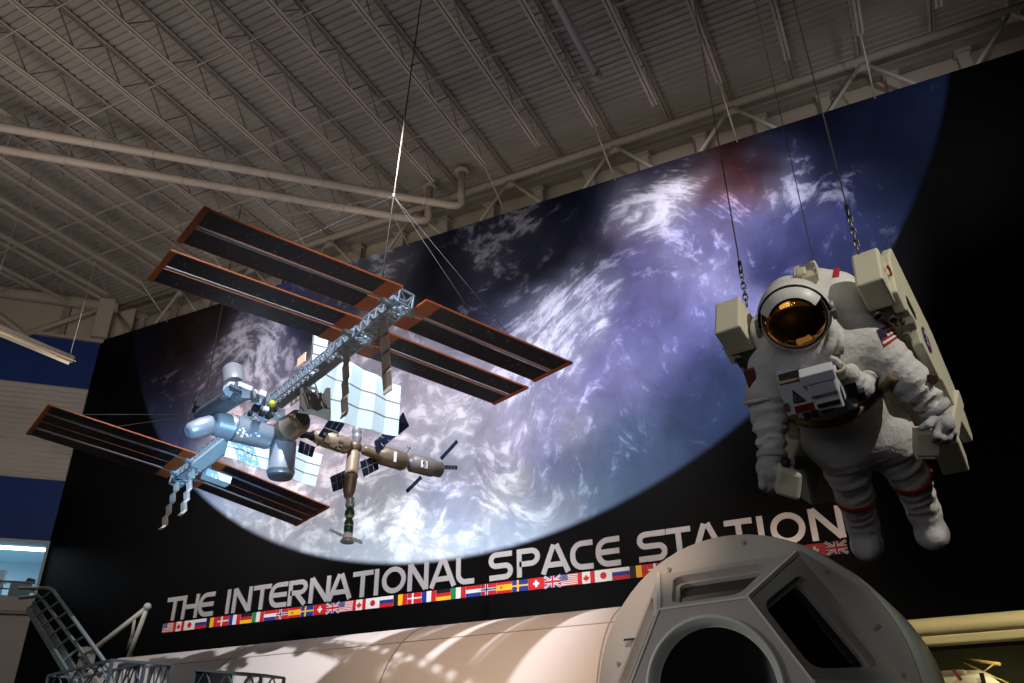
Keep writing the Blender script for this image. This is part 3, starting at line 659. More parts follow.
cyl('docking_pod', (357,444), (357,424), [(0,3,1),(.1,4,0),(.3,5.2,0),(.42,5.2,0),(.44,4.8,1),(.5,4.8,0),(.55,5.4,0),(.78,5.2,0),(.92,3.6,0),(1,2,1)], [mSil, mGrey])
srv = cyl('service_module', (354,451), (348,498), [(0,5,1),(.05,7,0),(.5,7,0),(.52,7.8,1),(.56,7.8,1),(.57,7.2,0),(.85,6.6,1),(1,4,1)], [mTan, mTan2])
b = MB(); b.beam(S1(345,476), S1(362,467), .03); b.build('panel_arm', mTan, srv)
pan('solar_panel', [(330,477),(345,470),(347,487),(333,492)], mCell, .9, 1.05, (3, 2), srv)
pan('solar_panel', [(360,461.5),(376,455),(378.6,469),(363.7,477)], mCell, .95, 1.1, (3, 2), srv)
cyl('docking_collar', (350,497), (350,508), [(0,3.4),(.15,5),(.3,4.2),(.7,5.2),(.85,5.2),(1,3)], [mSil])
soy = cyl('green_capsule', (350,507), (348,534), [(0,2.5,1),(.06,4,0),(.2,5.2,0),(.34,5,0),(.42,3.4,1),(.46,3.4,0),(.56,4.8,0),(.68,5,0),(.72,4.7,1),(.76,4.9,0),(1,4.6,0)], [mGrn, mTan])
cyl('white_skirt', (348,533), (347,542.5), [(0,4.6,0),(.55,5.2,0),(.6,5.4,1),(.9,7.2,1),(1,7,1)], [mWhi, mSil], parent=soy)
pan('pale_panel', [(330,528.4),(343,534.5),(342,537),(329.5,531)], mCyan, .9, 1., (4, 1), soy)
pan('pale_panel', [(353,537),(362,541),(361.5,544),(352,540.5)], mCyan, 1., 1.1, (3, 1), soy)
zv = cyl('living_module', (362,449), (405,462), [(0,4,1),(.06,6,0),(.4,7,0),(.46,11,0),(.94,11,0),(1,9,1)], [mTan2, mTan])
b = MB(); b.slab([S1(394,451,.8), S1(397,452,.8), S1(396,462,.82), S1(393.5,461.5,.82)], .012); b.build('white_label', mWhi, zv)
b = MB(); b.tube(S1(404,455), S1(409,448), .02, n=6); b.ellipsoid(S1(409,447.5), (.035,)*3, nu=8, nv=6); b.build('antenna', mGrey, zv)
pan('solar_panel', [(374,441.5),(383,433.5),(396,436),(377,452)], mCell, .85, 1., (3, 1), zv)
pan('solar_panel', [(403,412),(409,426),(397.5,435.5),(398,420)], mCell, .9, 1.05, (3, 1), zv)
atv = cyl('cargo_ship', (404,461), (441,470), [(0,3,1),(.12,4,1),(.16,7,1),(.2,10.5,0),(.7,10.8,0),(.74,10.8,1),(.8,9.4,0),(.97,9.2,0),(1,7,1)], [mat('cargo_grey', (104,98,94), .5, .2), mDkG], n=24)
pan('solar_panel', [(440,457),(456,439.5),(458,442.5),(442,460)], mCell, .95, 1.1, (5, 1), atv)
pan('solar_panel', [(441,465),(457,465.5),(457,469.5),(441,469)], mCell, .95, 1.1, (5, 1), atv)
pan('solar_panel', [(420,475.5),(405.5,490),(407.5,493),(422,478.5)], mCell, .95, .8, (5, 1), atv)
ex, ey = unit(S1(441,470)-S1(404,461)), None
lc = S1(424.2, 464.3, .795); ny = unit(CAM-lc); ey = unit(SN-ex*(SN@ex)); pn = unit(np.cross(ex, ey)); pn = pn if pn@(CAM-lc) > 0 else -pn
b = MB(); b.box(lc, (.135, .135, .012), [ex, ey, pn], 0)
b.torus(lc+pn*.008-ey*.02, ex, ey, .033, .009, 20, 6, 1, math.radians(20), math.radians(340)); b.box(lc+pn*.008-ey*.02, (.05,.011,.01), [ex,ey,pn], 1)
for k in range(3): b.box(lc+pn*.008+ey*.045+ex*(k-1)*.032, (.02,.02,.01), [ex,ey,pn], 1)
b.build('hull_emblem', [mWhi, mat('emblem_blue', (32,46,92), .5)], atv)
# small fittings round the truss
MB().ellipsoid(S1(272,404,.7), (.06,.06,.06)).build('yellow_antenna', mYel, iss)
for u, v, s in ((262,394,.09),(258,401,.08),(266,409,.06),(254,392,.07)): MB().box(sax(u, v, 1, -.45), (s, s*1.2, s), [ST, SW, SN]).build('white_box', mWhi, iss)
for u, v, s in ((256,408,.1),(262,413,.08),(268,416,.07),(250,414,.06),(275,410,.05)): MB().box(sax(u, v, 1, -.35), (s*1.3, s, s), [ST, SW, SN]).build('dark_box', mBk, iss)
for q in ([(298,359),(306,352),(305,361),(297,367)], [(292,396),(301,387),(300,399),(291,406)]):
    b = MB(); b.slab([sax(u, v, 1, .15) for u, v in q], .015); b.build('peach_panel', mPeach, iss)
b = MB(); b.beam(sax(246,394,1,-.9), sax(262,402,1,-.2), .12); b.beam(S1(268,402), S1(272,418), .08); b.build('truss_bracket', mGrey, iss)
b = MB()       # dark notched plate in front of the near radiator
b.slab([sax(u, v, 0, -.2) for u, v in ((300,388),(306,387),(310,394),(322,395),(326,388),(330,388),(330,409),(324,408),(318,411),(311,408),(304,411),(300,406))], .03)
for u0, u1 in ((304,309), (312,318), (320,326)): b.beam(sax(u0,393,0,-.22), sax(u1,408,0,-.22), .05, .03)
b.build('dark_plate', mat('plate_dark_grey', (82,79,76), .6), iss)
# suspension cables and guy wires
def cable(label, pts, r=.011, extra=None, group=None):
    t = thing('hanging_cable', label, 'cable', pts[0], group)
    for a, c in zip(pts[:-1], pts[1:]): MB().tube(a, c, r, n=8).build('cable_line', mat('suspension_steel', (84,76,68), .7, 0), t)
    return t
e1 = sp(-2.2, 0, -.12); top1 = plane(421.5, -2, 2, 16.5); k1 = e1+(top1-e1)*.285
t = cable('long bright steel cable holding the upper end of the station model', [e1, top1], .013)
MB().tube(k1-V(0,0,.05), k1+V(0,0,.05), .022, n=10).build('cable_clamp', mGrey, t)
e2 = sp(4.6, 0, -.12); d2 = sax(222, 308, 1, 0)-e2; top2 = e2+d2*((16.5-e2[2])/d2[2]); k2 = e2+d2*.27
t = cable('bright steel cable holding the far lower end of the station model', [e2, top2], .014)
MB().tube(k2-V(0,0,.05), k2+V(0,0,.05), .024, n=10).build('cable_clamp', mGrey, t)
def WP(key, side, e, h):
    g = ('A' if key in 'AB' else 'C')+side; sg = -1 if side == 'L' else 1
    return sp(TP[key]+h*HW+TWI[g]*e, sg*(W0+e*Lw), DH[g]*e*Lw)
for k_, p, l in ((k1, WP('A','R',.52,-1), 'guy wire down to the middle of the right upper solar wing'), (k1, WP('A','R',.3,-1), 'guy wire down to the inner part of the right upper solar wing'),
                 (k1, WP('A','L',.8,-1), 'guy wire slanting to the outer part of the topmost solar wing'), (k1, WP('B','L',.7,-1), 'guy wire slanting to the second left solar wing'),
                 (k2, WP('C','L',.78,-1), 'upper of two guy wires to the far left solar wing'), (k2, WP('D','L',.72,-1), 'lower of two guy wires to the far left solar wing'), (k2, sp(3.3,0,-.12), 'short guy wire down to the middle of the model truss')):
    solo(MB().tube(k_, p, .0045, n=6), 'guy_wire', mat('guy_wire_dull', (74,70,66), .7, 0), 'thin '+l, 'wire')
# ------------------------------------------------------------------ big white module below the mural
mMod = mat('module_white_paint', (205,190,180), .55, 0, .05, .6)
mSeam = mat('module_seam', (150,136,126), .6)
r_, yc, zc = 1.85, 12.0, 2.03
hm = thing('habitat_module', 'huge white cylindrical module lying below the mural title', 'module', (-8, yc, 0))
b = MB(); b.lathe((-14.0, yc, zc), (-2.9, yc, zc), [(0, r_), (1, r_)], 96)
b.build('hull', mMod, hm)
b = MB(); b.lathe((-15.25, yc, zc), (-14.0, yc, zc), [(0, .75), (.02, .95), (.35, 1.38), (.75, 1.72), (.92, 1.82), (1, r_)], 96); b.build('end_cone', mMod, hm)
MB().lathe((-15.5, yc, zc), (-15.2, yc, zc), [(0, .6), (.3, .8), (1, .8)], 40).build('hatch_ring', mSeam, hm)
for x in (-13.98, -10.6, -7.2, -3.9): MB().lathe((x-.012, yc, zc), (x+.012, yc, zc), [(0, r_-.05), (0, r_+.006), (1, r_+.006), (1, r_-.05)], 96, caps=False).build('hull_seam', mSeam, hm)
a_ = math.radians(127); b = MB(); b.box((-8.45, yc+math.cos(a_)*(r_+.002), zc+math.sin(a_)*(r_+.002)), (11.0, .014, .014)); b.build('hull_seam', mSeam, hm)
for x in (-12.5, -9.2, -5.8, -3.4): MB().box((x, yc, .45), (.4, 2.6, .9)).build('cradle', mSteelD, hm)
# ------------------------------------------------------------------ cutaway exhibit to the right
mCre = mat('cream_shell', (226,208,160), .5, 0, .1, 1.2)
mOl = mat('dark_olive_interior', (66,66,44), .8, 0, .4, 1.2)
yb = 12.0; zt = 1.6+.151*yb; zb_ = 1.6+.1233*yb
cx = thing('cutaway_module', 'cream shell of a cutaway module with dark interior behind the cupola', 'module', (1.2, 13, 0))
b = MB(); n = 10; th = [math.radians(20+a*10) for a in range(15)]; X0_, X1_ = -1.1, 5.2
pr = [(yb+1.9-2.0*math.sin(t_*1.0)*1.0, 0) for t_ in th]
# curved upper shell lip, open front below
lip = [(yb+2.4, zt+.02), (yb+1.2, zt+.06), (yb+.35, zt+.03), (yb+.05, zt-.03), (yb-.03, zt-.10), (yb-.03, zb_+.13), (yb+.04, zb_+.10)]
b.add([(x, y, z) for x in (X0_, X1_) for y, z in lip], [(i, i+1, len(lip)+i+1, len(lip)+i) for i in range(len(lip)-1)], 0, True); b.build('shell_top', mCre, cx)
b = MB(); b.box(((X0_+X1_)/2, yb+.09, zb_+.045), (X1_-X0_, .2, .11)); b.build('shell_flange', mCre, cx, bevel=.02)
b = MB(); b.box(((X0_+X1_)/2, yb+.12, zb_+.115), (X1_-X0_, .2, .02)); b.build('shell_gap', mBlk, cx)
b = MB(); b.box(((X0_+X1_)/2, yb+2.2, 1.6), (X1_-X0_, .1, 3.3)); b.box((X0_-.03, yb+1.1, 1.6), (.1, 2.3, 3.3)); b.box((X1_+.03, yb+1.1, 1.6), (.1, 2.3, 3.3)); b.box(((X0_+X1_)/2, yb+1.1, .1), (X1_-X0_, 2.3, .2)); b.build('interior', mOl, cx)
p0, p1 = plane(961, 659, 1, yb+1.2), plane(1000, 664, 1, yb+1.0)
solo(MB().tube(p0, p1, .022, n=10), 'light_tube', mat('tube_warm', (230,200,120), .5), 'thin pale tube fixed inside the dark cutaway interior', 'tube')
p0, p1 = plane(964, 663, 1, yb+.9), plane(1010, 684, 1, yb+.9); p2, p3 = plane(995,663,1,yb+1), plane(978,676,1,yb+1)
b = MB(); b.tube(p0, p1, .01, n=6); b.tube(p2, p3, .01, n=6); solo(b, 'strut', mat('tube_warm', (230,200,120), .5), 'thin crossing struts below the pale tube in the cutaway', 'strut')
c = plane(974, 690, 1, yb+.6)
t = thing('white_unit', 'rounded white equipment unit inside the cutaway at lower right', 'equipment', c)
b = MB(); b.lathe(c-V(.0,0,.5), c+V(0,0,.22), [(0,.38),(.55,.37),(.75,.33),(.9,.24),(1,.12)], 28); b.build('body', mat('unit_white', (225,215,190), .5), t)
b = MB(); b.box(c+V(-.2,.0,.08), (.36,.4,.3)); b.build('side_box', mat('unit_white', (225,215,190), .5), t, bevel=.05)
b = MB(); b.box(c+V(-.1,-.36,.0), (.2,.05,.05)); b.box(c+V(.12,-.33,.06), (.05,.05,.2)); b.build('latch', mBk, t)
b = MB(); b.box(plane(957,675,1,yb+.2)-c+c, (.04,.03,.14), [unit(V(1,0,.5)), V(0,1,0), unit(V(-.5,0,1))]); b.build('red_tab', mat('red_tab', (150,50,30), .5), t)

# ------------------------------------------------------------------ cupola module in the foreground
mCup = mat('cupola_grey_paint', (166,160,156), .5, .05, .06, 1.5)
mCupE = mat('cupola_edge_paint', (196,200,190), .45, .05, .05, 2)
mGls = mat('dark_window_glass', (9,9,10), .05, 0, .1, 2, spec=.3)
c0 = at(746, 698, 7.75); H_ = .9
tgt = ray(714, 690); best = None
for k in range(720):
    a = 2*math.pi*k/720; d = V(math.cos(a), math.sin(a), 0); p = c0+d*H_-CAM; q = np.array([p@CR/(p@CF), p@CU/(p@CF)])
    e = np.hypot(*(q-np.array([tgt@CR, tgt@CU])/(tgt@CF)))
    if best is None or e < best[0]: best = (e, d)
AX = best[1]; SX = unit(np.cross(V(0,0,1), AX)); SX = SX if SX@CR > 0 else -SX; SZ = V(0,0,1)
def K(ax, x, z): return c0+AX*ax+SX*x+SZ*z
cu = thing('cupola_module', 'grey cupola with trapezoid side windows around one big round window, lowest and nearest', 'module', c0*V(1,1,0))
RB, RT = 1.45, .84
def ring(name, prof, m_, n=72):
    return MB().lathe(K(-1,0,0), K(0,0,0), [(1+a, r) for a, r in prof], n, caps=False).build(name, m_, cu)
ring('flange', [(-.12, 1.30), (-.12, 1.525), (-.10, 1.54), (-.0, 1.54), (.012, 1.53), (.012, 1.2)], mCup)
A0 = math.radians(61); hexB = [(RB*math.cos(A0-k*math.pi/3), RB*math.sin(A0-k*math.pi/3)) for k in range(6)]; hexT = [(x*RT/RB, z*RT/RB) for x, z in hexB]
for k in range(6):
    k2 = (k+1) % 6; o0, o1, i1, i0 = K(.01,*hexB[k]), K(.01,*hexB[k2]), K(H_,*hexT[k2]), K(H_,*hexT[k])
    def Q(a, d): return (o0*(1-a)+o1*a)*(1-d)+(i0*(1-a)+i1*a)*d
    nr = unit(np.cross(o1-o0, i0-o0)); nr = nr if nr@(Q(.5,.5)-c0) > 0 else -nr
    oq = [Q(0,0), Q(1,0), Q(1,1), Q(0,1)]
    fr = [Q(.12,.15), Q(.88,.15), Q(.86,.90), Q(.14,.90)]; gq = [Q(.16,.20), Q(.84,.20), Q(.81,.85), Q(.19,.85)]
    def rnd(q, f=.16):
        out = []
        for i in range(4):
            p, a_, b_ = q[i], q[i-1], q[(i+1) % 4]
            for t_ in (0, .33, .67, 1): 
                s0, s1 = p+(a_-p)*f, p+(b_-p)*f; out.append((1-t_)**2*s0+2*t_*(1-t_)*p+t_*t_*s1)
        return out
    fr, gq = rnd(fr), rnd(gq, .12); b = MB(); oo = []
    for i in range(4): oo += [oq[i]]*4
    n = 16; vs = oo+fr+[p-nr*.075 for p in fr]
    b.add(vs, [(i, (i+1) % n, n+(i+1) % n, n+i) for i in range(n)]+[(n+i, n+(i+1) % n, 2*n+(i+1) % n, 2*n+i) for i in range(n)])
    pnl = b.build('facet', mCup, cu)
    n = 16; b = MB(); b.add([p-nr*.075 for p in fr]+[p-nr*.075 for p in gq]+[p-nr*.11 for p in gq], [(i, (i+1) % n, n+(i+1) % n, n+i) for i in range(n)]+[(n+i, n+(i+1) % n, 2*n+(i+1) % n, 2*n+i) for i in range(n)]); b.build('window_frame', mCup, pnl)
    MB().add([p-nr*.11 for p in gq], [tuple(range(n))]).build('window_pane', mGls, pnl)
b = MB()
for k in range(6): b.beam(K(.02,*hexB[k]), K(H_,*hexT[k]), .035, .035); b.beam(K(H_,*hexT[k]), K(H_,*hexT[(k+1) % 6]), .02)
b.build('ridge_trim', mCupE, cu)
nR = 60; hx = []
for k in range(nR):
    a = 2*math.pi*k/nR; d = V(math.cos(a), math.sin(a)); r = min(abs(RT*math.cos(math.pi/6)/math.cos(((a-A0) % (math.pi/3))-math.pi/6)), RT); hx.append(d*r)
rg = [V(math.cos(2*math.pi*k/nR), math.sin(2*math.pi*k/nR)) for k in range(nR)]
WO, WG = .63, .53
b = MB(); b.add([K(H_,*p) for p in hx]+[K(H_,*(p*WO)) for p in rg], [(i, (i+1) % nR, nR+(i+1) % nR, nR+i) for i in range(nR)]); b.build('front_plate', mCup, cu)
f = MB(); f.lathe(K(H_-.1,0,0), K(H_,0,0), [(1, WO), (1.25, WO-.005), (1.35, WO-.02), (1.35, WO-.04), (.3, WG+.02), (.2, WG)], 64, caps=False); rw = f.build('round_window_frame', mCupE, cu)
MB().lathe(K(H_-.085,0,0), K(H_-.08,0,0), [(0, WG+.01), (1, WG+.01)], 64).build('window_pane', mGls, rw)
for x, z in ((-1.28,.4),(-.62,1.28),(.2,1.44),(.95,1.05),(1.3,.52),(1.42,.1)): MB().tube(K(.01,x,z), K(.03,x,z), .02, n=8).build('flange_bolt', mSteelD, cu)
MB().box(K(.05,-1.12,.62), (.03,.12,.02), [AX, SX, unit(SZ+SX*.6)]).build('small_peg', mBlk, cu)
# berthing rings and barrel behind it
ring('inner_ring', [(-.12,1.36),(-.2,1.42),(-.34,1.42),(-.36,1.36),(-.5,1.36),(-.52,1.44),(-.62,1.44),(-.64,1.3)], mCupE)
ring('barrel', [(-.5,1.40),(-.56,1.54),(-.6,1.57),(-1.85,1.57),(-1.9,1.5),(-2.2,1.45),(-2.2,0.)], mCupE)
ring('cable_bundle', [(-.42,1.44),(-.44,1.47),(-.46,1.44)], mBlk)
# stand under the cupola
b = MB()
for s in (-.8,.8): b.beam(K(-1.4,s,-c0[2]+.0), K(-1.4,s,-1.15), .16); b.beam(K(-.6,s,-c0[2]+.0), K(-.6,s,-1.0), .16)
b.build('stand', mBlk, cu)

# ------------------------------------------------------------------ lower left: stairs, boom, lattice frames
mRail = mat('rail_grey', (88,96,97), .5, .1, .1, 5)
mBoom = mat('boom_pale', (204,200,186), .5, .1, .1, 5)
t = thing('staircase', 'dark grey open metal staircase descending from the mezzanine corner', 'stairs', at(70, 660, 19))
def st(u, v, d=18.5): return at(u, v, d)
A_ = [((31,596),(98,690),18.0), ((46,588),(118,690),17.2)]
b = MB(); b.path([st(20,588,18.6), st(48,588,17.4), st(53,590,17.3), st(112,672,13.6)], .038, 10); b.build('handrail', mRail, t)
b = MB(); b.path([st(20,598,18.8), st(38,596,18.4), st(42,599,18.3), st(100,676,14.2)], .038, 10); b.build('handrail', mRail, t)
for a, c in (((28,609,18.6),(74,684,14.4)), ((33,604,18.9),(84,684,14.5))): MB().beam(st(*a), st(*c), .06, .11).build('stringer', mRail, t); MB().beam(st(*c), st(*c)*V(1,1,0), .08).build('support_post', mRail, t)
for i in range(7):
    q = i/6.5; a0, a1 = st(28,609,18.6), st(74,684,14.4); h0, h1 = st(42,599,18.3), st(100,676,14.2); c0_, c1_ = st(53,590,17.3), st(112,672,13.6)
    MB().beam(a0+(a1-a0)*q, h0+(h1-h0)*q*.9, .035).build('baluster', mRail, t)
    MB().beam(h0+(h1-h0)*q, c0_+(c1_-c0_)*q, .03).build('cross_bar', mRail, t)
# bent boom behind the module
t = thing('crane_boom', 'pale jointed boom bent into a peak left of the mural title', 'boom', at(115, 640, 19))
def bo(u, v, d=19): return at(u, v, d)
def taper(name, a, c, r0, r1): MB().tube(bo(*a), bo(*c), r0, r1, 12).build(name, mBoom, t)
taper('upper_arm', (82,659), (146,608), .06, .05); taper('lower_arm', (147,608), (126,664), .05, .055)
MB().ellipsoid(bo(147.5,606.5), (.085,.085,.085)).build('elbow_joint', mBoom, t)
taper('strut', (135,617), (131,642), .028, .04); MB().tube(bo(132,638), bo(128,650), .055, .045, 10).build('actuator', mRail, t)
b = MB(); b.box(bo(86,652), (.24,.2,.2)); b.box(bo(89,658), (.16,.2,.2)); b.box(bo(84,664), (.2,.2,.24)); b.build('base_joint', mBoom, t)
MB().tube(bo(86,655), bo(86,655)*V(1,1,0), .06, .09, 10).build('base_post', mRail, t); MB().tube(bo(126,664), bo(126,664)*V(1,1,0), .055, .08, 10).build('base_post', mRail, t)
# lattice frames at the bottom edge
def frame(label, corners, d0, d1, m_, plate=None):
    q = [at(u, v, d) for (u, v), d in corners]; t = thing('lattice_frame', label, 'frame', (q[0]+q[1])/2)
    a, c, e, g = q; e, g = c*V(1,1,0), a*V(1,1,0)      # top left, top right and their feet on the floor
    off = at(0,0,0)*0+unit(np.cross(c-a, V(0,0,1)))*.45
    for o_ in (V(0,0,0), off):
        MB().beam(a+o_, c+o_, .034).build('top_rail', m_, t); MB().beam(c+o_, e+o_, .036).build('corner_post', m_, t); MB().beam(a+o_, g+o_, .036).build('corner_post', m_, t)
        a2, c2 = a+o_-V(0,0,.3), c+o_-V(0,0,.3); MB().beam(a2, c2, .026).build('lower_rail', m_, t)
        k = 6
        for i in range(k): MB().beam(a+o_+(c-a)*i/k if i % 2 else a2+(c2-a2)*i/k, a2+(c2-a2)*(i+1)/k if i % 2 else a+o_+(c-a)*(i+1)/k, .017).build('brace', m_, t)
    for p in (a, c): MB().beam(p, p+off, .032).build('cross_rail', m_, t)
    if plate: MB().hexa([a+off-V(0,0,.9), a-V(0,0,.9), a-V(0,0,.9)+unit(c-a)*.28, a-V(0,0,.9)+off+unit(c-a)*.28, a+off, a, a+unit(c-a)*.28, a+off+unit(c-a)*.28]).build('dark_panel', mBlk, t)
E4 = lambda l: l
frame('grey lattice frame in front of the left end of the white module', [((80,678),12.4), ((145,663),11.2), ((144,696),11.2), ((80,700),12.4)], 0, 0, mRail)
frame('smaller grey lattice frame just right of the larger lattice frame', [((151,667),12.2), ((172,664.5),11.6), ((171,696),11.6), ((150,698),12.2)], 0, 0, mRail)
frame('low frame with a dark end panel standing before the white module', [((219,673),12.2), ((284,678),11.6), ((284,698),11.6), ((219,700),12.2)], 0, 0, mRail, True)
# ------------------------------------------------------------------ spacesuit with jet backpack
from mathutils.bvhtree import BVHTree
def cp(u, v, d): return V((u-512)/FPX*d, (341.5-v)/FPX*d, d)
C3 = np.stack([CR, CU, CF])                 # rows: axes of the suit's modelling frame in the hall
def w3(p): return CAM + np.asarray(p)@C3
def wd(d): return np.asarray(d)@C3
def surface_nets(F, org, h):
    ins = F < 0; nx, ny, nz = F.shape
    off = [(i, j, k) for i in (0, 1) for j in (0, 1) for k in (0, 1)]
    def sl(A, o): return A[o[0]:nx-1+o[0], o[1]:ny-1+o[1], o[2]:nz-1+o[2]]
    cnt = sum(sl(ins, o).astype(np.int8) for o in off); act = (cnt > 0) & (cnt < 8)
    idx = -np.ones(act.shape, int); I = np.argwhere(act); idx[act] = np.arange(len(I))
    acc = np.zeros((len(I), 3)); num = np.zeros(len(I))
    vals = {o: F[I[:, 0]+o[0], I[:, 1]+o[1], I[:, 2]+o[2]] for o in off}
    for a in off:
        for b_ in off:
            if sum(abs(x-y) for x, y in zip(a, b_)) == 1 and a < b_:
                fa, fb = vals[a], vals[b_]; cr = (fa < 0) != (fb < 0); t = np.where(cr, fa/np.where(fa == fb, 1, fa-fb), 0)
                p = np.array(a)[None]+t[:, None]*(np.array(b_)-np.array(a))[None]
                acc += np.where(cr[:, None], p, 0); num += cr
    Vt = org + h*(I+acc/num[:, None]); Q = []
    for ax in range(3):
        s0 = [slice(None)]*3; s1 = [slice(None)]*3; s0[ax] = slice(0, -1); s1[ax] = slice(1, None)
        ch = ins[tuple(s0)] != ins[tuple(s1)]; E_ = np.argwhere(ch); u_, v_ = [i for i in range(3) if i != ax]
        E_ = E_[(E_[:, u_] > 0) & (E_[:, v_] > 0) & (E_[:, u_] < F.shape[u_]-1) & (E_[:, v_] < F.shape[v_]-1)]
        def c_(du, dv):
            e = E_.copy(); e[:, u_] -= du; e[:, v_] -= dv; return idx[e[:, 0], e[:, 1], e[:, 2]]
        q = np.stack([c_(1,1), c_(0,1), c_(0,0), c_(1,0)], 1); fl = ins[E_[:, 0], E_[:, 1], E_[:, 2]] ^ (ax == 1)
        q[~fl] = q[~fl][:, ::-1]; Q.append(q)
    return Vt, np.concatenate(Q)
def sdf_mesh(prims, h, k):
    lo = np.min([np.minimum(a-ra, b_-rb) for a, b_, ra, rb, *_ in prims], 0)-.05; hi = np.max([np.maximum(a+ra, b_+rb) for a, b_, ra, rb, *_ in prims], 0)+.05
    n = np.ceil((hi-lo)/h).astype(int)+1; ax = [lo[i]+h*np.arange(n[i]) for i in range(3)]
    G = np.stack(np.meshgrid(*ax, indexing='ij'), -1); F = np.full(G.shape[:3], 9.0)
    for a, b_, ra, rb, *o in prims:
        amp, freq = (o+[0, 0])[:2]; kk = o[2] if len(o) > 2 else k
        m_ = max(ra, rb)+.12; sl = tuple(slice(max(0, int((min(a[i], b_[i])-m_-lo[i])/h)), int((max(a[i], b_[i])+m_-lo[i])/h)+2) for i in range(3))
        g = G[sl]; ab = b_-a; L2 = ab@ab
        t = np.clip(((g-a)@ab)/max(L2, 1e-9), 0, 1); dv = g-a-t[..., None]*ab; r = ra+(rb-ra)*t
        if amp:
            x, y, _ = basis(ab); an = np.arctan2(dv@y, dv@x)
            ph = t*math.sqrt(L2)*freq
            r = r + amp*np.sin(ph+1.3*np.sin(an*2+ph*.3)+.7*np.sin(an*3+1))*np.clip(np.minimum(t, 1-t)*8, 0, 1) + amp*.5*np.sin(ph*2.3+an*2)
        d = np.linalg.norm(dv, axis=-1)-r; f = F[sl]
        hh = np.clip(.5+.5*(f-d)/kk, 0, 1); F[sl] = f*(1-hh)+d*hh-kk*hh*(1-hh)
    return surface_nets(F, lo, h)
mSuit = mat('suit_fabric', (206,202,198), .85, 0, .06, 8, bump=.8, bscale=15)
mSuitH = mat('helmet_white', (220,218,210), .4, 0, .04, 5)
mGlove = mat('glove_fabric', (176,174,174), .85, 0, .15, 20, bump=.3, bscale=80)
mRed = mat('suit_red_stripe', (168,24,34), .7)
mTanR = mat('waist_ring_tan', (112,94,62), .5, .2)
mVis = mat('gold_visor', (206,138,58), .06, 1., .03, 3)
mDk = mat('suit_black', (24,24,26), .5)
mMMU = mat('jet_pack_cream', (212,206,180), .5, 0, .06, 3)
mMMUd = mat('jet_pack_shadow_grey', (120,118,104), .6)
def sdf_obj(name, prims, h, k, m_, parent, iters=1):
    Vt, Q = sdf_mesh(prims, h, k); W = w3(Vt); org = np.array(parent['_o'])
    me = bpy.data.meshes.new(name); me.from_pydata([tuple(p) for p in (W-org)], [], [tuple(map(int, q)) for q in Q]); me.materials.append(m_)
    bm = bmesh.new(); bm.from_mesh(me); bmesh.ops.recalc_face_normals(bm, faces=bm.faces)
    for _ in range(iters): bmesh.ops.smooth_vert(bm, verts=bm.verts, factor=.5, use_axis_x=True, use_axis_y=True, use_axis_z=True)
    bm.to_mesh(me); bm.free(); me.polygons.foreach_set('use_smooth', [True]*len(me.polygons))
    o = bpy.data.objects.new(name, me); COL.objects.link(o); o.parent = parent; o['_o'] = [float(x) for x in org]
    return o
def bvh(o): return BVHTree.FromPolygons([tuple(np.array(v.co)+np.array(o['_o'])) for v in o.data.vertices], [tuple(p.vertices) for p in o.data.polygons])
up = unit(V(-.575, .65, -.496)); sd_ = V(.74, .366, -.57); sd_ = unit(sd_-up*(sd_@up)); fw = np.cross(up, sd_); fw = fw if fw[2] < 0 else -fw

suit = thing('spacesuit', 'white spacesuit with gold visor hanging in the air against the earth mural', 'spacesuit', w3(cp(832, 400, 4.4)))
J = dict(head=cp(794,313,4.03), shR=cp(869,345,4.16), shL=cp(764,371,4.34), elR=cp(908,379,4.08), wrR=cp(937,411,4.04), elL=cp(770,418,4.32), wrL=cp(772,455,4.24))
P_ = [  # a, b, ra, rb, (fold depth, fold frequency, blend)
 (cp(818,352,4.22), cp(826,392,4.34), .235, .235), (cp(790,362,4.27), cp(852,342,4.17), .155, .155), (cp(803,330,4.15), cp(812,352,4.2), .165, .2),
 (cp(838,398,4.43), cp(850,428,4.52), .235, .225), (cp(826,440,4.5), cp(886,430,4.46), .13, .13),
 (cp(848,424,4.52), cp(868,428,4.54), .215, .19), 
 (cp(866,343,4.17), cp(884,360,4.14), .125, .115), (cp(884,360,4.14), J['elR'], .105, .088, .011, 95), (J['elR'], J['wrR'], .092, .062, .011, 105),
 (cp(770,368,4.33), cp(767,392,4.33), .115, .105), (cp(767,392,4.33), J['elL'], .100, .086, .010, 95), (J['elL'], J['wrL'], .088, .062, .011, 105),
 (cp(842,450,4.52), cp(855,496,4.66), .145, .092, .007, 45), (cp(855,496,4.66), cp(863,526,4.80), .095, .084, .006, 90), (cp(863,526,4.80), cp(867,545,4.86), .080, .084), (cp(867,545,4.86), cp(868,548,4.75), .080, .070),
 (cp(887,440,4.48), cp(910,476,4.58), .145, .097, .007, 45), (cp(910,476,4.58), cp(924,512,4.72), .100, .084, .006, 90), (cp(924,512,4.72), cp(932,534,4.80), .080, .084), (cp(932,534,4.80), cp(933,537,4.69), .080, .070)]
body = sdf_obj('suit_body', P_, .0115, .05, mSuit, suit, 1); BV = bvh(body)
def hit(u, v, lift=.004):
    r = unit(ray(u, v)); h_ = BV.ray_cast(tuple(CAM), tuple(r))
    if h_[0] is None: return at(u, v, 4.4)
    return np.array(h_[0])+np.array(h_[1])*lift*(1 if np.array(h_[1])@r < 0 else -1)
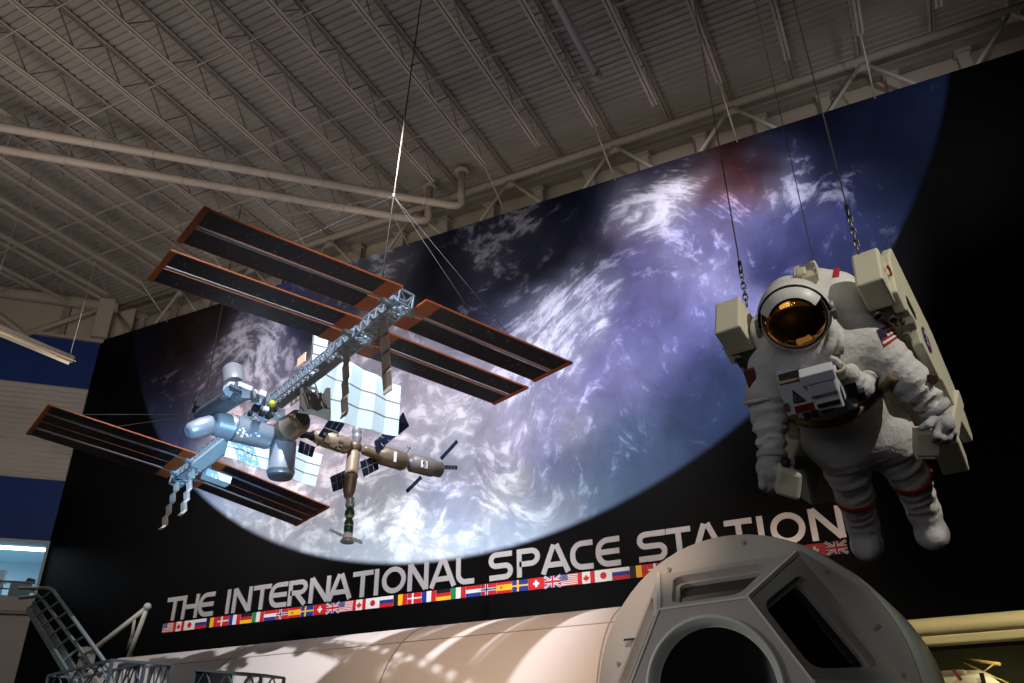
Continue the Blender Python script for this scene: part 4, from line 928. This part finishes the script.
def decal(name, quad, parent, nx, ny, colf, mats, lift=.004, label=None):
    (a, b_, c, d) = [np.array(q, float) for q in quad]; mb = MB(); vs = []
    for j in range(ny+1):
        for i in range(nx+1):
            s, t = i/nx, j/ny; p = (a*(1-s)+b_*s)*(1-t)+(d*(1-s)+c*s)*t; vs.append(hit(p[0], p[1], lift))
    for j in range(ny):
        for i in range(nx):
            o = j*(nx+1)+i; mb.add([vs[o], vs[o+1], vs[o+nx+2], vs[o+nx+1]], [(0,1,2,3)], colf(i, j), True)
    return mb.build(name, mats, parent, label=label)
# gloves: palm, four fingers and a thumb closed over each hand controller
def fing(p, q, r, ra, rb, rc, rd): return [(p, q, ra, rb), (q, r, rb, rc)]
gR = [(J['wrR'], cp(941,421,4.02), .058, .052), (cp(941,421,4.02), cp(945,424,4.0), .05, .046)]
for k, (a, b_, c) in enumerate((((937,427),(936,436),(934,440)), ((942,428),(942,438),(940,443)), ((947,427),(948,437),(947,442)), ((951,424),(953,432),(953,438)))):
    d = 3.99+.012*k; gR += [(cp(*a, d), cp(*b_, d-.015), .021, .019), (cp(*b_, d-.015), cp(*c, d+.02), .019, .017)]
gR += [(cp(936,417,4.0), cp(928,425,3.97), .024, .021), (cp(928,425,3.97), cp(922,428,3.98), .020, .017)]
glR = sdf_obj('glove', gR, .006, .012, mGlove, suit, 1)
gL = [(J['wrL'], cp(767,468,4.2), .058, .055), (cp(767,468,4.2), cp(770,474,4.18), .052, .048)]
for k, (a, b_, c) in enumerate((((762,476),(763,486),(768,491)), ((767,478),(768,488),(773,493)), ((772,477),(774,486),(778,489)), ((776,474),(779,481),(782,484)))):
    d = 4.16+.01*k; gL += [(cp(*a, d), cp(*b_, d-.012), .022, .02), (cp(*b_, d-.012), cp(*c, d+.02), .019, .017)]
gL += [(cp(772,464,4.18), cp(778,471,4.14), .024, .021), (cp(778,471,4.14), cp(781,475,4.14), .02, .017)]
sdf_obj('glove', gL, .006, .012, mGlove, suit, 1)
def band(name, c, axis, r, th, m_, wdt=1.0, par=suit, flat=2.2):
    x, y, z = basis(wd(axis)); mb = MB(); n, q = 48, 8; vs = []
    rx, ry = r if hasattr(r, '__len__') else (r, r)
    for i in range(n):
        t = 2*math.pi*i/n; e = x*math.cos(t)*rx+y*math.sin(t)*ry; eu = unit(e)
        for k in range(q):
            p = 2*math.pi*k/q; vs.append(w3(c)+e+eu*math.cos(p)*th+z*math.sin(p)*th*flat)
    mb.add(vs, [(i*q+k, ((i+1) % n)*q+k, ((i+1) % n)*q+(k+1) % q, i*q+(k+1) % q) for i in range(n) for k in range(q)], 0, True)
    return mb.build(name, m_, par)
band('red_stripe', cp(855.5,498,4.665), cp(858,514,4.72)-cp(848,470,4.58), .103, .008, mRed)
band('red_stripe', cp(911,478,4.585), cp(918,500,4.65)-cp(898,460,4.52), .109, .008, mRed)
band('wrist_ring', J['wrR']*.94+J['elR']*.06, J['wrR']-J['elR'], .069, .010, mGlove); band('wrist_ring', J['wrL'], J['wrL']-J['elL'], .069, .010, mGlove)
band('arm_cuff', cp(893,372,4.125), J['elR']-cp(884,360,4.14), .107, .005, mSuit); band('arm_cuff', cp(763,398,4.33), J['elL']-cp(763,392,4.33), .107, .005, mSuit)
# waist ring follows the torso front
wr = decal('waist_ring', [(787,412),(892,372),(897,381),(791,424)], suit, 40, 4, lambda i, j: 0, [mTanR], .012)
mb = MB(); pts = []
n = 40
for i in range(n+1):
    s = i/n; u = 786+(893-786)*s; v = 414-38*s+25.0*math.sin(math.pi*s)**.8 ; pts.append(hit(u, v, .004))
bpy.data.objects.remove(wr)
mb.path(pts, .024, 10); mb.build('waist_ring', mTanR, suit)
# helmet
vd = unit(V(-.28, -.36, -.9)); uh = V(-.27, .95, 0); uh = unit(uh-vd*(uh@vd)); rh = np.cross(uh, vd); rh = rh if rh[0] > 0 else -rh
hc = J['head']; HX, HU, HV = wd(rh)*.87, wd(uh)*.9, wd(vd)*.92; HC = w3(hc)
def dome(name, prof, m_, parent, n=48, sxy=(1, 1), cap=False):
    mb = MB(); vs = []
    for a, r in prof:
        for k in range(n):
            t = 2*math.pi*k/n; vs.append(HC+HV*a+(HX*math.cos(t)*sxy[0]+HU*math.sin(t)*sxy[1])*r)
    mb.add(vs, [(i*n+k, i*n+(k+1) % n, (i+1)*n+(k+1) % n, (i+1)*n+k) for i in range(len(prof)-1) for k in range(n)], 0, True)
    return mb.build(name, m_, parent)
helm = dome('helmet', [(-.205,.0),(-.2,.05),(-.17,.115),(-.11,.17),(-.03,.2),(.03,.207),(.07,.203),(.095,.192),(.10,.18),(.08,.172)], mSuitH, suit, sxy=(.97, .95))
dome('visor', [(.085,.178),(.105,.172),(.135,.152),(.16,.122),(.18,.085),(.192,.045),(.196,.0)], mVis, helm, sxy=(.97, .95))
mb = MB(); vs = []; n = 40; rows = [(.10,.186),(.13,.170),(.155,.146),(.158,.140)]
for a, r in rows:
    for k in range(n+1):
        t = math.radians(28+124*k/n); vs.append(HC+HV*(a*1.0+.004)+HX*math.cos(t)*(r+.006)*.97+HU*max(math.sin(t)*(r+.008)*.95, 0))
lid = [vs[i*(n+1)+k] for i in range(len(rows)) for k in range(n+1)]
mb.add(lid, [(i*(n+1)+k, i*(n+1)+k+1, (i+1)*(n+1)+k+1, (i+1)*(n+1)+k) for i in range(len(rows)-1) for k in range(n)], 0, True); mb.build('sun_visor_lid', mSuitH, helm)
mb = MB(); mb.path([HC+HV*.098+HX*math.cos(math.radians(t))*.194*.97+HU*math.sin(math.radians(t))*.196*.95 for t in range(0, 181, 6)], .0075, 8); mb.build('visor_band', mDk, helm)
mb = MB(); mb.torus(HC+HV*.088, HX*.97, HU*.95, .18, .010, 60, 8); mb.build('visor_rim', mat('visor_rim_brown', (70,58,44), .5), helm)
mb = MB()
for s in (-1, 1): mb = MB(); mb.tube(HC+HX*s*.185+HV*.05, HC+HX*s*.215+HV*.05, .034, .028, 16); mb.box(HC+HX*s*.205+HV*.085-HU*.03, (.025,.05,.04), [HX,HU,HV]); mb.build('visor_hinge', mat('hinge_grey', (150,148,142), .5, .3), helm)
# chest pack and hoses
s3, u3, f3 = wd(sd_), wd(up), wd(fw)
vn = unit(V(-.28, -.32, -.9)); cu_ = V(-.3, .95, 0); cu_ = unit(cu_-vn*(cu_@vn)); cr_ = np.cross(cu_, vn); cr_ = cr_ if cr_[0] > 0 else -cr_
DC, DX, DU, DN = w3(cp(811,392,3.99)), wd(cr_)*1.06, wd(cu_)*1.06, wd(vn)*1.06; A3 = [DX, DU, DN]
def dp(x, y, z): return DC+DX*x+DU*y+DN*z
mPk = mat('chest_pack_white', (200,202,206), .5, 0, .05, 10)
mb = MB(); mb.hexa([dp(-.135,-.085,-.1), dp(.14,-.1,-.1), dp(.15,.1,-.12), dp(-.13,.1,-.12), dp(-.125,-.07,.05), dp(.12,-.09,.05), dp(.12,.07,.035), dp(-.125,.085,.035)]); pack = mb.build('chest_pack', mPk, suit, bevel=.008)
mb = MB(); mb.box(dp(.05,.085,.02), (.15,.05,.1), A3); mb.box(dp(.055,.03,.055), (.12,.06,.02), A3); mb.build('control_block', mPk, pack, bevel=.005)
mb = MB(); mb.slab([dp(-.115,.095,.02), dp(-.02,.098,.02), dp(-.02,.098,-.06), dp(-.12,.095,-.06)], .006); mb.beam(dp(-.12,.092,.035), dp(-.01,.09,.035), .014, mi=1); mb.build('top_tray', [mDk, mTanR], pack)
mb = MB(); mb.add([dp(-.085,-.012,.0525), dp(-.028,-.012,.0525), dp(-.07,.055,.0525)], [(0,1,2)], 0); mb.add([dp(-.078,-.006,.054), dp(-.042,-.006,.054), dp(-.068,.036,.054)], [(0,1,2)], 1); mb.box(dp(-.062,.008,.055), (.006,.02,.002), A3, 2); mb.build('warning_triangle', [mat('triangle_dark', (52,58,62), .5), mat('triangle_grey', (96,104,106), .5), mDk], pack)
mb = MB(); mb.box(dp(-.045,-.046,.051), (.085,.032,.006), A3); mb.build('red_label', mat('label_red', (120,22,30), .5), pack)
mb = MB()
for x, y, w, h_2 in ((-.045,-.078,.03,.016), (-.01,-.076,.03,.016), (-.045,-.098,.03,.014), (-.01,-.097,.03,.014), (.06,-.055,.1,.018), (.05,-.085,.06,.012)): mb.box(dp(x, y, .05), (w, h_2, .012), A3)
mb.build('black_switch', mDk, pack)
mb = MB(); mb.box(dp(-.1,-.08,.05), (.03,.03,.012), A3); mb.box(dp(-.118,-.02,.05), (.02,.03,.02), A3); mb.build('side_switch', mTanR, pack)
mb = MB(); mb.path([hit(826,357,.0), hit(834,359,.02), hit(840,366,.03), hit(842,376,.03)], .014, 10); mb.build('oxygen_hose', mSuit, suit)
hp = [cp(847,372,4.03), cp(862,388,4.06), cp(868,374,4.1), cp(852,392,4.04), cp(838,374,4.02)]
hos = sdf_obj('hose_cover', [(hp[0], hp[1], .045, .05, .006, 120), (hp[1], hp[2], .048, .045, .006, 100), (hp[0], hp[3], .045, .035), (cp(858,396,4.06), cp(852,404,4.06), .035, .03)], .008, .03, mSuit, suit, 1)
mb = MB(); c = w3(cp(839,371,3.97)); a = unit(DU+DN*.5); mb.lathe(c-a*.035, c+a*.035, [(0,.028),(.7,.03),(.72,.036),(1,.036),(1,.026),(.8,.024)], 20, caps=False); mb.build('hose_socket', mat('socket_cream', (200,188,160), .5), suit)
mb = MB(); mb.path([hit(832,322,.0), hit(832,335,.008), hit(830,346,.01), hit(824,355,.01)], .026, 10); mb.path([hit(838,330,.0), hit(840,342,.008), hit(838,354,.012)], .02, 10); mb.build('collar_strap', mSuit, suit)
mb = MB(); mb.box(dp(.17,-.03,.0), (.05,.07,.06), A3); mb.box(dp(.2,-.075,-.01), (.04,.04,.05), A3); mb.build('hose_clamp', mDk, suit)
# arm details: flag patch and arm fittings
def usf(i, j):
    if i < 5 and j < 4: return 2
    return 0 if j % 2 == 0 else 1
decal('flag_patch', [(876,330),(892,325),(899,337),(884,347)], suit, 12, 7, usf, [mRed, mat('patch_white', (222,218,214), .8), mat('patch_navy', (24,30,58), .8)], .005, 'small striped flag patch on the upper arm')
mb = MB(); q = hit(930,381,.01); mb.tube(q, q+wd(V(0,0,-1))*.02, .02, n=12); mb.torus(q, DX, DU, .022, .008, 16, 6); mb.build('arm_gauge', mat('gauge_brown', (70,44,32), .5, .3), suit)
mb = MB(); q = hit(752,378,.006); mb.box(q, (.05,.09,.03), [DX,DU,DN]); mb.build('arm_patch', mat('patch_dull_red', (112,58,52), .8), suit)
# neck hood and life-support pack showing round the helmet
hood = [(cp(835,300,4.3), cp(846,318,4.3), .135, .13), (cp(775,330,4.36), cp(783,352,4.34), .13, .12), (cp(815,290,4.36), cp(835,296,4.34), .12, .13), (cp(790,300,4.34), cp(812,312,4.3), .13, .14)]
hd = sdf_obj('backpack_cover', hood, .011, .05, mSuitH, suit, 1); BV = bvh(hd)
decal('red_band', [(834,268),(840,267),(839,277),(832,278)], suit, 3, 8, lambda i, j: 0, [mRed], .004)
mb = MB(); mb.box(w3(cp(806,274,4.28)), (.12,.05,.12), [s3,u3,f3]); mb.box(w3(cp(801,272,4.24)), (.05,.02,.06), [s3,u3,f3]); mb.build('top_plate', mMMU, suit, bevel=.008)

# ---- jet backpack in the same axes
T0 = w3((cp(746,343,4.45)+cp(870,283,4.05))/2)
def tp(s, u_, f_): return T0+s3*s+u3*u_+f3*f_
AX3 = [s3, u3, f3]
jet = thing('jet_backpack', 'cream jet backpack with boxy corner towers worn behind the white spacesuit', 'backpack', T0-u3*.6)
mb = MB(); mb.box(tp(0,-.78,-.42), (.74,.95,.2), AX3); mb.build('pack_frame', mMMU, jet, bevel=.02)
for s in (-1, 1):
    mb = MB(); mb.box(tp(s*.365,.05,-.03), (.145 if s < 0 else .13,.19,.24), AX3); tw = mb.build('corner_tower', mMMU, jet, bevel=.012)
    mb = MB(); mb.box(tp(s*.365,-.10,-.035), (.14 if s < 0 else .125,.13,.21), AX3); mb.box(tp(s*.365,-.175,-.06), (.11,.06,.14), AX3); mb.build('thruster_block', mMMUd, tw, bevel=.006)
    mb = MB()
    for x, f_ in ((-.04,.04), (.035,.05), (-.03,-.05)): mb.lathe(tp(s*.365+x,-.16,f_), tp(s*.365+x,-.2,f_+.01), [(0,.016),(1,.03),(1,.022),(0,.01)], 14, caps=False)
    mb.lathe(tp(s*.365-.03,-.07,.065), tp(s*.365-.03,-.075,.105), [(0,.014),(1,.028),(1,.02),(0,.01)], 14, caps=False)
    mb.lathe(tp(s*.365+.025,-.12,.065), tp(s*.365+.025,-.125,.105), [(0,.014),(1,.026),(1,.02),(0,.01)], 14, caps=False); mb.build('thruster_nozzle', mat('nozzle_grey', (112,108,98), .4, .5), tw)
    # side wall: stepped outline in the plane of up / forward
    pr = [(.02,.07), (-.1,.09), (-.16,.03), (-.3,.02), (-.34,.09), (-.62,.10), (-.70,.05), (-.98,.08), (-1.22,.06), (-1.26,.0), (-1.2,-.12), (-.7,-.34), (-.06,-.36), (.03,-.2)]
    mb = MB(); k = len(pr); a_, b_ = s*.405, s*.455
    mb.add([tp(a_,u_,f_) for u_, f_ in pr]+[tp(b_,u_,f_) for u_, f_ in pr], [tuple(range(k)), tuple(range(k, 2*k))]+[(i, (i+1) % k, k+(i+1) % k, k+i) for i in range(k)])
    mb.build('side_wall', mMMU, jet, bevel=.01)
    if s > 0:
        mb = MB(); mb.box(tp(.457,-.23,-.06), (.006,.13,.05), AX3); mb.build('dark_slot', mDk, jet)
        c = tp(.459,-.47,-.05); mb = MB(); n = 28
        mb.add([c+u3*math.cos(t)*.075+f3*math.sin(t)*.07 for t in np.linspace(0, 2*math.pi, n, False)], [tuple(range(n))], 0)
        for j in range(4): mb.box(c+s3*.002+u3*(.01+.012*math.sin(j*1.6))+f3*(-.04+.027*j), (.003,.04,.012), AX3, 1)
        mb.box(c+s3*.002, (.003,.012,.13), [s3, unit(u3+f3*.4), unit(f3-u3*.4)], 2)
        mb.build('round_emblem', [mat('emblem_navy', (24,42,120), .5), mWhi, mRed], jet)
        c = tp(.447,.03,-.04); mb = MB(); x_, y_ = u3, -f3
        for q in (.034, -.012): mb.torus(c+x_*q, y_, x_, .024, .006, 16, 6, 0, math.radians(-110), math.radians(110))
        mb.build('red_numeral', mRed, tw)
        mb = MB(); mb.box(tp(.43,-.22,.06), (.06,.05,.05), AX3); mb.box(tp(.40,-.3,.05), (.03,.04,.04), AX3); mb.build('latch', mMMUd, jet)
# arms of the pack with hand controllers
def armrest(pts, wdt, m_, name='armrest'):
    mb = MB()
    for a, b_ in zip(pts[:-1], pts[1:]): mb.beam(a, b_, wdt, wdt*1.1, up=u3)
    return mb.build(name, m_, jet, bevel=.012)
e = tp(.43,-1.0,.02); hR = w3(cp(926,441,4.14))
armrest([tp(.43,-1.02,-.1), w3(cp(945,436,4.26))], .1, mMMU)
mb = MB(); mb.beam(w3(cp(939,425,4.3)), w3(cp(955,466,4.42)), .13, .12, up=f3); mb.build('arm_end_block', mMMU, jet, bevel=.01)
mb = MB(); mb.box(w3(cp(956,468,4.37)), (.012,.012,.012), AX3); mb.build('screw', mDk, jet)
HB = [unit(wd(V(1,.05,-.25))), unit(wd(V(.02,1,-.25))), None]; HB[2] = np.cross(HB[0], HB[1])
mb = MB(); mb.hexa([hR+HB[0]*x*a+HB[1]*y*.06+HB[2]*z*.06 for z in (-1, 1) for x, y, a in ((-1,-1,.045), (1,-1,.055), (1,1,.055), (-1,1,.06))]); mb.box(hR-HB[1]*.065, (.09,.03,.1), HB); mb.build('hand_controller', mMMU, jet, bevel=.006)
hL = w3(cp(788,481,4.14))
armrest([tp(-.43,-1.0,-.1), w3(cp(788,474,4.42))], .11, mMMU)
mb = MB(); mb.hexa([hL+HB[0]*x*.062+HB[1]*(y*.075-x*.02)+HB[2]*z*.05 for z in (-1, 1) for x, y in ((-1,-1), (1,-1), (1,1), (-1,1))]); mb.build('hand_controller', mMMU, jet, bevel=.02)
mb = MB(); mb.tube(hL+HB[1]*.06-HB[0]*.02, hL+HB[1]*.12-HB[0]*.02, .022, n=12); mb.box(hL+HB[1]*.1+HB[0]*.05, (.06,.05,.05), HB); mb.build('control_stick', mDk, jet)
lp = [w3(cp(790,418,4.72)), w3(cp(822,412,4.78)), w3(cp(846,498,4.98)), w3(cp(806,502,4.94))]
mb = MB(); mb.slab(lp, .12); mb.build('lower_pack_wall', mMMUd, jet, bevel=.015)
lp = [w3(cp(880,380,4.75)), w3(cp(908,395,4.6)), w3(cp(938,432,4.6)), w3(cp(905,440,4.8))]
mb = MB(); mb.slab(lp, .1); mb.build('lower_pack_wall', mMMU, jet, bevel=.015)
# suspension lines: chain, shackle and wire up to the roof
def susp(label, pt, chain=True):
    t = thing('suspension_cable', label, 'cable', pt); topz = 16.4; L_ = topz-pt[2]
    if chain:
        z = pt[2]-.02; i = 0
        while z < pt[2]+.20:
            mb = MB(); a = V(1,0,0) if i % 2 else V(0,1,0); mb.torus(V(pt[0],pt[1],z+.02), a*.5, V(0,0,1), (.022,.03), .0045, 14, 6) if False else mb.path([V(pt[0],pt[1],z+.022)+a*.011*math.cos(q)+V(0,0,.024)*math.sin(q) for q in np.linspace(0, 2*math.pi, 15)], .0045, 6)
            mb.build('chain_link', mat('chain_steel', (120,118,112), .35, .8), t); z += .036; i += 1
        mb = MB(); mb.tube(V(pt[0],pt[1],pt[2]+.2), V(pt[0],pt[1],pt[2]+.27), .011, n=10); mb.build('turnbuckle', mDk, t)
    MB().tube(pt+V(0,0,.2 if chain else 0), pt+V(0,0,L_), .0042 if chain else .003, n=6).build('cable_line', mat('dull_cable', (120,112,104), .5, .4), t)
susp('dark cable with chain above the left tower of the jet backpack', w3(cp(746.5,303,4.47)))
susp('bright cable with chain above the right tower of the jet backpack', w3(cp(858,250,4.02)))
susp('faint thin wire rising from behind the spacesuit helmet', w3(cp(818,280,4.4)), False)
# ------------------------------------------------------------------ light
wld = bpy.data.worlds.new('hall_ambient'); sc.world = wld; wld.use_nodes = True
bg = wld.node_tree.nodes['Background']; bg.inputs[0].default_value = (.95, .9, .86, 1); bg.inputs[1].default_value = .05
def spot(name, loc, tgt, power, col, size, blend=.5, rad=.15):
    l = bpy.data.lights.new(name, 'SPOT'); l.energy = power; l.color = col; l.spot_size = math.radians(size); l.spot_blend = blend; l.shadow_soft_size = rad
    o = bpy.data.objects.new(name, l); COL.objects.link(o); o.location = tuple(loc)
    o.rotation_euler = Vector(np.asarray(tgt, float)-np.asarray(loc, float)).to_track_quat('-Z', 'Y').to_euler(); return o
def area(name, loc, tgt, power, col, sx, sy):
    l = bpy.data.lights.new(name, 'AREA'); l.energy = power; l.color = col; l.shape = 'RECTANGLE'; l.size = sx; l.size_y = sy
    o = bpy.data.objects.new(name, l); COL.objects.link(o); o.location = tuple(loc)
    o.rotation_euler = Vector(np.asarray(tgt, float)-np.asarray(loc, float)).to_track_quat('-Z', 'Y').to_euler(); return o
tM = plane(640, 300, 1, YW); tM2 = plane(470, 490, 1, YW); tM3 = plane(230, 430, 1, YW); tM4 = plane(720, 260, 1, YW)
spot('mural_flood', (1.5, 6.5, 12.5), plane(720, 270, 1, YW), 4600, (.9, .88, 1), 52, 1, .1)
spot('mural_flood_low', (-6, 7.5, 11.5), plane(490, 460, 1, YW), 2100, (1, .96, .96), 78, 1, .1)
spot('mural_flood_left', (-17, 8, 9), plane(215, 470, 1, YW), 2400, (1, .95, .96), 80, 1, .1)
spot('mural_flood_right', (3.5, 8.5, 12), plane(905, 140, 1, YW), 750, (.8, .85, 1), 50, 1, .1)
spot('station_beam', (-1.2, .5, 2.2), sp(2.3, -.2, .5), 11500, (.28, .62, 1), 11, .7, .05)
spot('station_key', (-1.0, 2.5, 2.5), sp(.2, .6, .3), 900, (1, .94, .86), 46, .6, .05)
spot('module_top', (-5.0, 4.2, 15.2), (-9.5, 11.5, 4.0), 11000, (.82, .88, 1), 50, .4, .10)
spot('module_warm', (-2.8, 5.5, 6.5), (-5.0, 11.5, 3.6), 1300, (1, .78, .6), 78, .9, .1)
spot('suit_key', (5.0, .6, 7.2), (-.2, 4.2, 3.5), 1300, (1, .95, .86), 20, .4, .06)
spot('letter_wash', (-8, 9.5, 12.5), (-10, 16, 5.6), 270, (.85, .88, 1), 70, .8, .1)
spot('letter_warm', (-.3, 11, 7.5), (-1.6, 16, 5.8), 120, (1, .75, .55), 30, .8, .1)
spot('cutaway_lamp', (2.5, 8.8, 5.8), (1.0, 12, 3.2), 480, (1, .9, .6), 56, .8, .05)
spot('cutaway_inner', (1.3, 12.3, 3.15), (.6, 13.0, 2.0), 45, (1, .9, .55), 150, .9, .05)
spot('cupola_top', (-1.0, 6.8, 6.5), (-2.0, 8.3, 3.2), 34, (.9, 1, .85), 40, .8, .1)
area('roof_glow', (-12, 6, 8.5), (-12.5, 8, 16), 140, (1, .92, .86), 12, 8)
area('truss_glow', (-8, 13.8, 14.0), (-8, 17.2, 15.6), 55, (1, .9, .78), 24, .5)
area('side_wall_glow', (-14, 5, 9), (-25, 14, 11), 260, (1, .92, .84), 4, 3)
area('hall_fill', (-3, -4, 4.5), (-1.5, 8, 3), 64, (.82, .9, 1), 5, 3)
spot('cupola_fill', (-7.5, 4.0, 4.2), (-1.9, 8.2, 2.5), 420, (1, .93, .9), 32, .6, .3)
spot('barrel_fill', (3.0, 6.0, 5.5), (.2, 9.6, 2.3), 120, (1, 1, .88), 40, .7, .1)  # added light that brightens the barrel; no lamp stands there
area('mezzanine_lamp', tuple(LW(2.5, 8.55, -2.0)), tuple(LW(2.5, 6, -2.0)), 110, (.75, .9, 1), 2, 1)
# small gallery lamps on the far side of the hall, behind the viewer
for i, (x, y, z, c_, e_) in enumerate(((-3.2,-6,4.6,(1,.6,.35),16), (-1.9,-6.5,4.9,(1,.9,.75),20), (-.6,-7,4.4,(1,.3,.2),14), (.9,-6,4.8,(.3,.5,1),18), (-2.6,-7,3.6,(1,.8,.6),12), (1.8,-6.5,4.2,(1,.85,.7),16), (.2,-5.5,3.4,(.45,.6,1),12), (-1.2,-6.2,4.0,(1,.45,.3),14))):
    l = bpy.data.lights.new('gallery_lamp', 'POINT'); l.energy = e_; l.color = c_; l.shadow_soft_size = .11
    o = bpy.data.objects.new('gallery_lamp', l); COL.objects.link(o); o.location = (x, y, z)
for o in list(bpy.data.objects):
    if '_o' in o: del o['_o']
